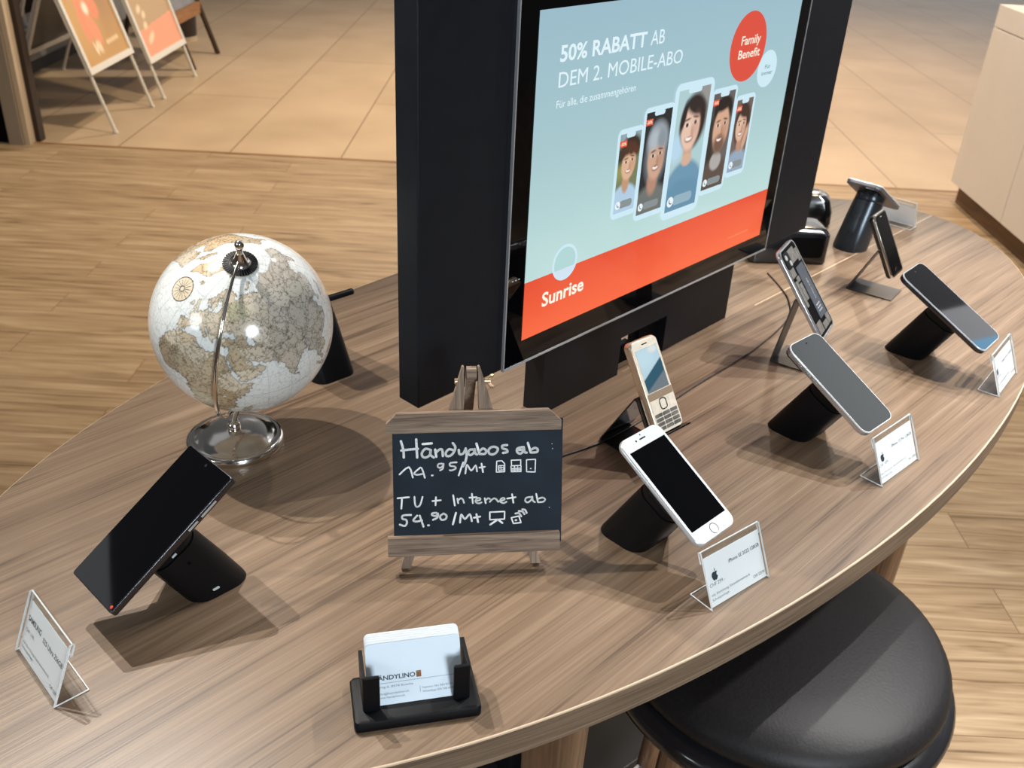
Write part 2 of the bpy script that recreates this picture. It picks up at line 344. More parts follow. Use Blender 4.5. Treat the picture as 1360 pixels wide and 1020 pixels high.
def rrect(w, h, r, n=8, cx=0.0, cy=0.0):
    r = max(1e-5, min(r, w/2-1e-6, h/2-1e-6)); pts = []
    for sx, sy, a0 in ((1, 1, 0), (-1, 1, 90), (-1, -1, 180), (1, -1, 270)):
        for k in range(n+1):
            a = R(a0+90*k/n); pts.append((cx+sx*(w/2-r)+r*math.cos(a), cy+sy*(h/2-r)+r*math.sin(a)))
    return pts
def slab(w, h, r, z0, z1, rnd=0.001, cx=0, cy=0, n=8, k=4):
    """Loops of a rounded-rectangle slab with rounded rims."""
    loops = []
    for i in range(k+1):
        a = math.pi/2*i/k; ins = rnd*(1-math.sin(a)); loops.append((z0+rnd*(1-math.cos(a)), ins))
    for i in range(k+1):
        a = math.pi/2*i/k; ins = rnd*(1-math.cos(a)); loops.append((z1-rnd+rnd*math.sin(a), ins))
    return [[Vector((x, y, z)) for x, y in rrect(w-2*i, h-2*i, r-i, n, cx, cy)] for z, i in loops]

_fonts = {}
def text_geo(s, cap, width=None, bold=0.0, align='LEFT', shear=0.0):
    """2D verts and faces of a line of text: cap height cap, optionally squeezed to width."""
    cu = bpy.data.curves.new('text', 'FONT'); cu.body = s; cu.size = 1.0; cu.offset = bold; cu.shear = shear; cu.resolution_u = 3
    o = bpy.data.objects.new('text', cu); col.objects.link(o)
    dg = bpy.context.evaluated_depsgraph_get(); me = bpy.data.meshes.new_from_object(o.evaluated_get(dg))
    v = np.array([p.co[:2] for p in me.vertices]) if len(me.vertices) else np.zeros((0, 2)); f = [tuple(p.vertices) for p in me.polygons]
    bpy.data.objects.remove(o); bpy.data.curves.remove(cu); bpy.data.meshes.remove(me)
    if not len(v): return v, f
    k = cap/0.70; x0, x1 = v[:, 0].min(), v[:, 0].max(); v[:, 0] -= x0
    sx = k if width is None else width/(x1-x0); v = v*[sx, k]
    if align == 'CENTER': v[:, 0] -= (x1-x0)*sx/2
    if align == 'RIGHT': v[:, 0] -= (x1-x0)*sx
    return v, f

def strokes_geo(st, w, n=8):
    """Flat pen strokes (lists of 2D points) with round joints."""
    V = []; Fc = []
    for pts in st:
        for (x0, y0), (x1, y1) in zip(pts[:-1], pts[1:]):
            d = math.hypot(x1-x0, y1-y0) or 1e-9; nx, ny = -(y1-y0)/d*w/2, (x1-x0)/d*w/2; o = len(V)
            V += [(x0+nx, y0+ny), (x0-nx, y0-ny), (x1-nx, y1-ny), (x1+nx, y1+ny)]; Fc.append((o, o+1, o+2, o+3))
        for x, y in pts:
            o = len(V); V += [(x+w/2*math.cos(2*math.pi*k/n), y+w/2*math.sin(2*math.pi*k/n)) for k in range(n)]; Fc.append(tuple(range(o, o+n)))
    return V, Fc
def smooth_pts(p, k=3):
    if len(p) < 3: return p
    out = []
    q = [p[0]]+p+[p[-1]]
    for i in range(1, len(q)-2):
        for j in range(k):
            t = j/k; a, b, c, d = q[i-1], q[i], q[i+1], q[i+2]
            out.append(tuple(0.5*((2*b[m])+(-a[m]+c[m])*t+(2*a[m]-5*b[m]+4*c[m]-d[m])*t*t+(-a[m]+3*b[m]-3*c[m]+d[m])*t**3) for m in (0, 1)))
    out.append(p[-1]); return out

TZ = 0.89   # table top height

# ------------------------------------------------------------------ floors
def plank_mat():
    m = bpy.data.materials.new('oak_plank_floor'); m.use_nodes = True
    nt = m.node_tree; N = nt.nodes; L = nt.links; b = N['Principled BSDF']
    tc = N.new('ShaderNodeTexCoord')
    br = N.new('ShaderNodeTexBrick'); L.new(tc.outputs['Object'], br.inputs['Vector'])
    br.inputs['Scale'].default_value = 1.0; br.inputs['Brick Width'].default_value = 1.22; br.inputs['Row Height'].default_value = 0.155
    br.inputs['Mortar Size'].default_value = 0.0015; br.inputs['Mortar Smooth'].default_value = 0.3; br.offset = 0.37; br.inputs['Bias'].default_value = 0.0
    br.inputs['Color1'].default_value = (0.0, 0, 0, 1); br.inputs['Color2'].default_value = (1, 1, 1, 1); br.inputs['Mortar'].default_value = (0.2, 0.2, 0.2, 1)
    sep = N.new('ShaderNodeSeparateColor'); L.new(br.outputs['Color'], sep.inputs[0])
    # offset the grain per plank
    cmb = N.new('ShaderNodeCombineXYZ'); mu = N.new('ShaderNodeMath'); mu.operation = 'MULTIPLY'; mu.inputs[1].default_value = 17.0; L.new(sep.outputs[0], mu.inputs[0])
    L.new(mu.outputs[0], cmb.inputs[0]); L.new(mu.outputs[0], cmb.inputs[2])
    va = N.new('ShaderNodeVectorMath'); L.new(tc.outputs['Object'], va.inputs[0]); L.new(cmb.outputs[0], va.inputs[1])
    mp = N.new('ShaderNodeMapping'); L.new(va.outputs[0], mp.inputs[0]); mp.inputs['Scale'].default_value = (1, 13, 1)
    n1 = N.new('ShaderNodeTexNoise'); n1.inputs['Scale'].default_value = 1.9; n1.inputs['Detail'].default_value = 8; n1.inputs['Distortion'].default_value = 1.6; L.new(mp.outputs[0], n1.inputs['Vector'])
    mp2 = N.new('ShaderNodeMapping'); L.new(va.outputs[0], mp2.inputs[0]); mp2.inputs['Scale'].default_value = (2, 70, 1)
    n2 = N.new('ShaderNodeTexNoise'); n2.inputs['Scale'].default_value = 2.5; n2.inputs['Detail'].default_value = 6; L.new(mp2.outputs[0], n2.inputs['Vector'])
    s = N.new('ShaderNodeMath'); s.operation = 'MULTIPLY_ADD'; L.new(n2.outputs[0], s.inputs[0]); s.inputs[1].default_value = 0.45; L.new(n1.outputs[0], s.inputs[2])
    s2 = N.new('ShaderNodeMath'); s2.operation = 'MULTIPLY_ADD'; L.new(sep.outputs[0], s2.inputs[0]); s2.inputs[1].default_value = 0.10; L.new(s.outputs[0], s2.inputs[2])
    ramp = N.new('ShaderNodeValToRGB'); mr = N.new('ShaderNodeMapRange'); mr.inputs[1].default_value = 0.38; mr.inputs[2].default_value = 1.12; L.new(s2.outputs[0], mr.inputs[0]); L.new(mr.outputs[0], ramp.inputs[0])
    e = ramp.color_ramp.elements; e[0].position = 0.16; e[0].color = C(98, 75, 50); e[1].position = 0.95; e[1].color = C(194, 170, 138)
    for p, c in ((0.38, C(151, 125, 94)), (0.62, C(172, 146, 114))): x = e.new(p); x.color = c
    mx = N.new('ShaderNodeMix'); mx.data_type = 'RGBA'; mx.blend_type = 'MIX'; L.new(br.outputs['Fac'], mx.inputs[0]); L.new(ramp.outputs[0], mx.inputs[6]); mx.inputs[7].default_value = C(120, 90, 62)
    L.new(mx.outputs[2], b.inputs['Base Color']); b.inputs['Roughness'].default_value = 0.5; b.inputs['Specular IOR Level'].default_value = 0.35
    return m
def tile_mat():
    m = bpy.data.materials.new('beige_floor_tiles'); m.use_nodes = True
    nt = m.node_tree; N = nt.nodes; L = nt.links; b = N['Principled BSDF']
    tc = N.new('ShaderNodeTexCoord'); br = N.new('ShaderNodeTexBrick'); mp = N.new('ShaderNodeMapping'); L.new(tc.outputs['Object'], mp.inputs[0])
    mp.inputs['Rotation'].default_value = (0, 0, R(90)); L.new(mp.outputs[0], br.inputs['Vector'])
    br.inputs['Scale'].default_value = 1.0; br.inputs['Brick Width'].default_value = 2.4; br.inputs['Row Height'].default_value = 0.6; br.inputs['Mortar Size'].default_value = 0.004; br.offset = 0.5
    br.inputs['Color1'].default_value = (0.35, 0.35, 0.35, 1); br.inputs['Color2'].default_value = (0.65, 0.65, 0.65, 1); br.inputs['Mortar'].default_value = (0.5, 0.5, 0.5, 1)
    nz = N.new('ShaderNodeTexNoise'); nz.inputs['Scale'].default_value = 1.7; nz.inputs['Detail'].default_value = 5; L.new(tc.outputs['Object'], nz.inputs['Vector'])
    ramp = N.new('ShaderNodeValToRGB'); a = N.new('ShaderNodeMath'); a.operation = 'MULTIPLY_ADD'; L.new(br.outputs['Color'], a.inputs[0]); a.inputs[1].default_value = 0.3; L.new(nz.outputs[0], a.inputs[2])
    mr = N.new('ShaderNodeMapRange'); mr.inputs[1].default_value = 0.4; mr.inputs[2].default_value = 0.9; L.new(a.outputs[0], mr.inputs[0]); L.new(mr.outputs[0], ramp.inputs[0])
    e = ramp.color_ramp.elements; e[0].color = C(182, 156, 124); e[1].color = C(208, 182, 150)
    mx = N.new('ShaderNodeMix'); mx.data_type = 'RGBA'; L.new(br.outputs['Fac'], mx.inputs[0]); L.new(ramp.outputs[0], mx.inputs[6]); mx.inputs[7].default_value = C(140, 114, 86)
    L.new(mx.outputs[2], b.inputs['Base Color']); b.inputs['Roughness'].default_value = 0.4; b.inputs['Specular IOR Level'].default_value = 0.4
    return m
BY = 5.09
o = struct(MB().box(-5, 6, -2.0, BY-0.02, -0.05, 0).build('floor', plank_mat(), smooth=False))
o = MB().box(-6.2, 8.0, 0, 9.0, -0.05, 0).build('floor', tile_mat(), smooth=False); o.location = (0.215, BY, 0); struct(o)
struct(MB().box(-5, 6, BY-0.02, BY, -0.05, 0.002).build('trim_1', mat('threshold_strip', C(146, 106, 66), 0.4), smooth=False))

# shop door post on the left and the window front of the shop opposite
t = MB(); t.box(-2.735, -2.662, 5.02, 5.13, 0, 2.6, 0); t.box(-2.659, -2.632, 5.035, 5.15, 0, 2.6, 1); t.box(-2.662, -2.659, 5.04, 5.12, 0, 2.6, 2); t.box(-2.632, -2.606, 5.10, 5.16, 0, 2.6, 3)
struct(t.build('trim_2', [M['greige'], M['light_post'], M['dark_grey'], M['dark_brown']], smooth=False))
struct(MB().box(-3.2, -2.738, 5.06, 5.10, 0, 2.6).build('wall_left', M['deep_black'], smooth=False))
w = struct(MB().box(-3.50, -3.40, 5.6, 9.4, 0.35, 2.6).build('refl_patch_1', M['window_dark'], smooth=False))
MB().box(-3.45, -3.34, 5.6, 9.4, 0.0, 0.09).build('kick_plate', M['dark_brown'], w, smooth=False)
MB().box(-3.45, -3.30, 5.6, 9.4, 0.09, 0.30).build('window_sill', M['grey_sill'], w, smooth=False, bevel=0.01)
t = MB()
for yy in (6.55, 8.3): t.box(-3.40, -3.33, yy, yy+0.09, 0.30, 2.6)
t.build('window_frame', M['grey_sill'], w, smooth=False)

# ------------------------------------------------------------------ counter on the right
r_ = thing('service_counter', 'cream panelled service counter on a recessed brown plinth at the right', 'counter', place(2.22, 4.94))
t = MB(); t.box(0, 0.9, -0.62, 0, 0.10, 0.86); t.box(0, 0.9, -1.3, -0.624, 0.10, 0.86); t.box(0, 0.9, -2.2, -1.304, 0.10, 0.86); t.box(0, 0.9, -2.2, 0, 0.865, 0.965)
t.build('body', M['counter'], r_, smooth=False, bevel=0.002)
MB().box(0.035, 0.86, -2.16, -0.04, 0, 0.10).build('plinth', M['counter_plinth'], r_, smooth=False)
MB().box(0.14, 0.92, -2.22, 0.02, 0.965, 1.0).build('worktop', M['counter_plinth'], r_, smooth=False, bevel=0.003)

# ------------------------------------------------------------------ pavement signs out in the mall
def paint_grid(mb, x0, x1, y0, y1, z, img, mi=0, P=None):
    """Lay a painted picture (numpy h x w x 3 linear) on a rectangle; row 0 is the top. P maps (x, y, z)."""
    h, w = img.shape[:2]; xs = np.linspace(x0, x1, w); ys = np.linspace(y1, y0, h)
    V = [(x, y, z) for y in ys for x in xs]
    if P: V = [P(*v) for v in V]
    Fc = [(r*w+c, (r+1)*w+c, (r+1)*w+c+1, r*w+c+1) for r in range(h-1) for c in range(w-1)]
    mb.add(V, Fc, mi, [(float(a), float(b), float(c), 1.0) for a, b, c in img.reshape(-1, 3)])
def canvas(h, w, c): a = np.empty((h, w, 3)); a[:] = C(*c)[:3]; return a
def mesh_xy(h, w, asp): y, x = np.mgrid[0:h, 0:w]; return x/(w-1), y/(h-1)*asp
def blob(img, asp, cx, cy, rx, ry, c, soft=0.15, ang=0, a=1.0, clip=None):
    h, w = img.shape[:2]; X, Y = mesh_xy(h, w, asp); dx, dy = X-cx, Y-cy; t = R(ang)
    u = (dx*math.cos(t)+dy*math.sin(t))/rx; v = (-dx*math.sin(t)+dy*math.cos(t))/ry
    k = np.clip((1+soft-np.sqrt(u*u+v*v))/(2*soft), 0, 1)*a
    if clip is not None: k = k*clip(X, Y)
    img[:] = img*(1-k[..., None])+np.array(C(*c)[:3])*k[..., None]; return img

def a_frame(y0, y1, zb, img, label, xf=-2.287, lean=0.30, htop=1.28, xr=-3.20):
    w = y1-y0; r_ = thing('pavement_sign', label, 'sign', place(xf, (y0+y1)/2), 'white snap-frame pavement signs')
    def P(sd, y, z, off=0.0):      # point on the front (sd=0) or rear plane
        top = -lean*htop
        if sd == 0: return Vector((-lean*z+off, y, z))
        xb = xr-xf; return Vector((xb+(top-xb)*z/htop-off, y, z))
    hw = w/2-0.012
    for sd in (0, 1):
        for s in (-1, 1):
            t = MB(); t.tube([P(sd, s*hw, 0), P(sd, s*hw, 0.02), P(sd, s*hw, htop)], [0.011, 0.010, 0.010], 10)
            t.tube([P(sd, s*hw, 0), P(sd, s*hw, 0.012)], 0.0135, 10); t.build('leg', M['white_frame'], r_)
        fr = MB(); fw = 0.032; th = 0.022
        hwf = w/2+0.01
        def bar(ya, yb, za, zb_):
            v = [P(sd, y, z, o) for o in (0.0, th) for (y, z) in ((ya, za), (yb, za), (yb, zb_), (ya, zb_))]
            fr.add(v, [(0, 1, 2, 3), (7, 6, 5, 4), (0, 4, 5, 1), (1, 5, 6, 2), (2, 6, 7, 3), (3, 7, 4, 0)])
        bar(-hwf, hwf, zb, zb+fw); bar(-hwf, hwf, htop-fw, htop); bar(-hwf, -hwf+fw, zb+fw, htop-fw); bar(hwf-fw, hwf, zb+fw, htop-fw)
        fr.build('snap_frame', M['white_frame'], r_, smooth=False, bevel=0.003)
        po = MB()
        if sd == 0: paint_grid(po, -hwf+fw*0.9, hwf-fw*0.9, zb+fw*0.9, htop-fw*0.9, 0, img, P=lambda y, z, q: P(0, y, z, 0.012))
        else:
            g = canvas(2, 2, (90, 84, 78)); paint_grid(po, -hwf+fw*0.9, hwf-fw*0.9, zb+fw*0.9, htop-fw*0.9, 0, g, P=lambda y, z, q: P(1, y, z, 0.012))
        po.build('poster', M['paint'], r_, smooth=False, attr=True)
    return r_
asp = 1.6
im = canvas(160, 100, (196, 150, 84))
blob(im, asp, 0.75, 0.5, 0.5, 0.7, (158, 118, 70), 0.5); blob(im, asp, 0.2, 1.2, 0.35, 0.3, (206, 160, 92), 0.5)
blob(im, asp, 0.36, 1.08, 0.12, 0.34, (236, 146, 104), 0.15, 18); blob(im, asp, 0.58, 1.14, 0.10, 0.10, (236, 140, 98), 0.2, -30); blob(im, asp, 0.42, 1.30, 0.09, 0.16, (236, 150, 108), 0.2, -25)
blob(im, asp, 0.42, 1.12, 0.055, 0.055, (252, 236, 214), 0.35); blob(im, asp, 0.3, 0.5, 0.2, 0.3, (222, 150, 96), 0.4)
for x in (0.30, 0.34, 0.38, 0.42): blob(im, asp, x, 1.47, 0.016, 0.06, (245, 225, 190), 0.3, 20 if x in (0.34,) else -10)
for x in (0.60, 0.66, 0.72, 0.78, 0.84): blob(im, asp, x, 1.46-.04*(x-.6), 0.028, 0.022, (236, 206, 160), 0.4)
a_frame(5.32, 5.93, 0.315, im, 'nearer white A-frame sign with a golden brown poster and orange swoosh, by the door post')
im = canvas(160, 100, (190, 158, 112))
blob(im, asp, 0.5, 0.5, 0.5, 0.4, (176, 150, 112), 0.5)
h_, w_ = 160, 100; X, Y = mesh_xy(h_, w_, asp); k = ((Y > 1.36-0.06*X)).astype(float)[..., None]; im = im*(1-k)+np.array(C(240, 160, 122)[:3])*k
for x, y, rx in ((0.2, 1.18, 0.06), (0.27, 1.24, 0.05), (0.22, 1.33, 0.05), (0.25, 1.45, 0.10), (0.85, 0.95, 0.10), (0.75, 1.1, 0.05)): blob(im, asp, x, y, rx, 0.03, (240, 214, 176), 0.4, -20)
blob(im, asp, 0.4, 0.72, 0.3, 0.03, (228, 200, 150), 0.4, -8)
a_frame(6.116, 6.775, 0.215, im, 'farther white A-frame sign with a tan poster and salmon lower panel, behind the first sign')
r_ = thing('chalkboard_stand', 'dark wooden A-board with orange-brown crossbar behind the white signs', 'sign', place(-2.358, 7.25))
for s in (-1, 1):
    MB().tube([(0, s*0.29, 0), (-0.36, s*0.29, 1.15)], 0.020, 6).build('leg', M['dark_wood'], r_, smooth=False)
    MB().tube([(-0.72, s*0.29, 0), (-0.36, s*0.29, 1.15)], 0.018, 6).build('leg', M['dark_wood'], r_, smooth=False)
t = MB(); t.box(-0.015, 0.012, -0.28, 0.28, -0.04, 0.04); o = t.build('crossbar', M['orange_wood'], r_, smooth=False); o.location = (-0.105, 0, 0.33)
t = MB(); t.box(-0.006, 0.006, -0.27, 0.27, 0, 0.68); o = t.build('board', mat('grey_board_sheet', C(120, 116, 112), 0.25, metal=0.3, var=0.3, scale=6), r_, smooth=False); o.location = (-0.125, 0, 0.37); o.rotation_euler = (0, -0.30, 0)
t = MB(); t.lathe([(0.10, 0.02), (0.13, 0.03), (0.15, 0.42), (0.14, 0.42), (0.13, 0.38)], 24, 0); t.lathe([(0.12, 0), (0.13, 0.0), (0.13, 0.03), (0.1, 0.03)], 24, 1)
o = t.build('waste_bin', [M['dark_brown'], M['light_post']]); o.location = (-2.80, 8.02, 0); tag(o, 'dark brown round bin with pale foot beyond the wooden A-board', 'bin')

# ------------------------------------------------------------------ oval table
TC = (0.1908, 1.3117); TA = R(46.8); SA, SB = 1.0168, 0.4772
table = thing('display_table', 'oval walnut laminate display table carrying phones, globe and screen', 'table', place(TC[0], TC[1], 0, 0))
def ell(a, b, z, n=160):
    ca, sa = math.cos(TA), math.sin(TA)
    return [Vector((a*math.cos(q)*ca-b*math.sin(q)*sa, a*math.cos(q)*sa+b*math.sin(q)*ca, z)) for q in (2*math.pi*i/n for i in range(n))]
t = MB(); t.loft([ell(SA-.001, SB-.001, TZ-.035), ell(SA, SB, TZ-.034), ell(SA, SB, TZ-.0018)], 1, caps=False)
t.loft([ell(SA, SB, TZ-.0018), ell(SA-.0006, SB-.0006, TZ-.0005), ell(SA-.0018, SB-.0018, TZ)], 2, caps=False)
t.add(ell(SA-.0018, SB-.0018, TZ), [tuple(range(160))], 0); t.add(ell(SA-.001, SB-.001, TZ-.035), [tuple(range(159, -1, -1))], 1)
t.build('tabletop', [M['table'], M['table_edge'], mat('worn_edge_line', C(205, 180, 152), 0.4)], table, smooth=False)
for u, v in ((-.53, -.325), (.35, -.327), (-.5, .3), (.5, .3)):
    x = u*math.cos(TA)-v*math.sin(TA); y = u*math.sin(TA)+v*math.cos(TA)
    t = MB(); t.lathe([(0.0, 0), (0.020, 0), (0.0215, 0.006), (0.036, TZ-.036), (0.0, TZ-.035)], 28); o = t.build('leg', M['leg_wood'], table); o.location = (x, y, 0)
t = MB(); a = R(-48); cx, cy = 0.35-TC[0], 1.315-TC[1]
T_ = Matrix.Translation((cx, cy, 0)) @ Matrix.Rotation(R(130), 4, 'Z')
t.box(0, 0.36, 0.0, 0.5, 0.0, 0.045, T=T_); t.build('floor_plate', M['dark_grey'], table, smooth=False, bevel=0.003)
t = MB(); t.box(0.11, 0.25, 0.18, 0.32, 0.045, TZ-.035, T=T_); t.build('column', M['black_satin'], table, smooth=False, bevel=0.004)

# ------------------------------------------------------------------ bar stool
st = thing('bar_stool', 'round backless bar stool with black leather seat at the table edge', 'stool', place(0.369, 0.946))
t = MB(); t.lathe([(0.0, .655), (.204, .655), (.211, .660), (.2145, .668), (.2135, .677), (.208, .686), (.198, .694), (.172, .702), (.125, .707), (.06, .709), (0, .7095)], 72); t.build('seat', M['leather'], st, angle=80)
t = MB(); t.lathe([(0.0, .615), (.20, .615), (.220, .619), (.2265, .627), (.2275, .638), (.223, .647), (.206, .652), (0, .652)], 72); t.build('seat_ring', M['stool_ring'], st, angle=80)
for k in range(4):
    a = R(34+90*k); p0 = Vector((.15*math.cos(a), .15*math.sin(a), .62)); p1 = Vector((.215*math.cos(a), .215*math.sin(a), 0))
    MB().tube([p0, p1], [.022, .014], 14).build('leg', M['leg_wood'], st)
t = MB(); t.tube([(.19*math.cos(R(5*i)), .19*math.sin(R(5*i)), .22) for i in range(73)], .008, 8); t.build('footrest', M['steel'], st)

# ------------------------------------------------------------------ advertising screen in its black cabinet
PSI = 0.836176; ce, se = math.cos(PSI), math.sin(PSI)
DM = Matrix(((ce, -se, 0, 0.00549), (se, ce, 0, 1.08096), (0, 0, 1, TZ), (0, 0, 0, 1)))
disp = thing('advertising_display', 'black cabinet with a lit red and pale blue phone-plan screen on the table', 'screen', DM)
SZ = 0.13537  # screen foot above the table
t = MB(); t.box(-.168, .743, 0, .034, .1013, .78); t.build('cabinet', M['black_face'], disp, smooth=False, bevel=0.0012)
t = MB()  # plinth with a cable hole through it
x0, x1, h0, h1, hz = .0535, .512, .2215, .334, .0610
t.box(x0, h0, 0.0, .033, 0, .1012); t.box(h1, x1, 0.0, .033, 0, .1012); t.box(h0, h1, 0.0, .033, hz, .1012)
t.build('plinth', M['black_satin'], disp, smooth=False)
t = MB(); t.box(h0+.003, h0+.055, .020, .032, 0, .030); t.box(h0+.062, h1-.003, .012, .032, 0, hz-.001); t.build('cable_box', M['deep_black'], disp, smooth=False)
t = MB(); t.box(-.0294, .5985, -.004, 0.004, SZ-.0325, SZ+.420); mon = t.build('monitor', M['black_gloss'], disp, smooth=False, bevel=0.0008)
t = MB(); w_ = .0016
for a in ((-.031, -.0294, SZ-.0341, SZ+.4216), (.5985, .6001, SZ-.0341, SZ+.4216), (-.031, .6001, SZ-.0352, SZ-.0325), (-.031, .6001, SZ+.420, SZ+.4216)):
    t.box(a[0], a[1], -.0046, -.0005, a[2], a[3])
t.build('trim_strip', M['silver'], mon, smooth=False)
t = MB()
for k in range(3): t.box(-.0225+.0055*k, -.0200+.0055*k, -.0044, -.0039, SZ+.0850, SZ+.0862)
t.build('indicator', M['led'], mon, smooth=False)

art = MB(); LAY = [0]
def sc(x, y, z): return Vector((x, -.0045-z*.0002, SZ+y))
def art_poly(pts, c, z, hole=None): art.add([sc(x, y, z) for x, y in pts], [tuple(range(len(pts)))], 0, C(*c))
def art_text(s, x, y, cap, width, c, z, bold=0.0, align='LEFT'):
    v, f = text_geo(s, cap, width, bold, align); art.add([sc(x+a, y+b, z) for a, b in v], f, 0, C(*c))
def art_circle(cx, cy, r, c, z, n=48, ry=None): art_poly([(cx+r*math.cos(2*math.pi*i/n), cy+(ry or r)*math.sin(2*math.pi*i/n)) for i in range(n)], c, z)
def grad(u, v):
    a = np.array(C(156, 188, 202)[:3]); b = np.array(C(168, 200, 206)[:3]); c = np.array(C(190, 222, 219)[:3])
    t_ = max(0, min(1, (0.39-v)/0.31)); k = a*(1-t_*2)+b*t_*2 if t_ < .5 else b*(2-2*t_)+c*(2*t_-1)
    return k
g = np.array([[grad(u, v) for u in np.linspace(0, .569, 30)] for v in np.linspace(.3905, .076, 30)])
paint_grid(art, 0, .569, .076, .3905, 0, g, P=sc)
g = np.array([[np.array(C(232, 84, 56)[:3])*(1-q)+np.array(C(250, 108, 68)[:3])*q for p in range(4)] for q in np.linspace(0, 1, 12)])
paint_grid(art, 0, .569, -.001, .077, 0.5, g, P=sc)
W1 = (226, 244, 250)
art_text('50% RABATT', .0375, .3336, .0172, .1590, W1, 2, bold=.022); art_text('AB', .2050, .3338, .0172, .0285, W1, 2)
art_text('DEM 2. MOBILE-ABO', .0375, .3052, .0172, .2405, W1, 2)
art_text('Für alle, die zusammengehören', .0365, .2823, .0088, .1480, W1, 2)
art_circle(.4377, .3080, .0462, (222, 84, 66), 1, ry=.0472); art_circle(.4999, .2709, .0262, (206, 234, 244), 2)
art_text('Family', .4425, .3115, .0118, .0500, (255, 246, 226), 3, bold=.011, align='CENTER'); art_text('Benefit', .4425, .2932, .0118, .0560, (255, 246, 226), 3, bold=.011, align='CENTER')
art_text('Für', .5005, .2715, .0056, .0150, (70, 96, 110), 3, align='CENTER'); art_text('immer', .5010, .2625, .0056, .0300, (70, 96, 110), 3, align='CENTER')
# ring logo and word
def ring(cx, cy, r0, r1, c, z, a0=0, a1=360, n=64):
    p = [(cx+r*math.cos(R(a0+(a1-a0)*i/n)), cy+r*math.sin(R(a0+(a1-a0)*i/n))) for r in (r0, r1) for i in range(n+1)]
    art.add([sc(x, y, z) for x, y in p], [(i, i+1, n+2+i, n+1+i) for i in range(n)], 0, C(*c))
art_circle(.0735, .0853, .0215, (176, 214, 214), 1.0); seg = [(.0735+.0215*math.cos(R(a)), .0853+.0215*math.sin(R(a))) for a in range(203, 339, 5)]; art_poly(seg, (208, 226, 242), 1.5)
ring(.0735, .0853, .0203, .0240, (204, 232, 246), 2)
art_text('Sunrise', .0340, .0352, .0186, .0815, (255, 250, 232), 2, bold=.022)
art_text('sunrise.ch/family-benefit', .4680, .0165, .0038, .058, (240, 150, 110), 2)

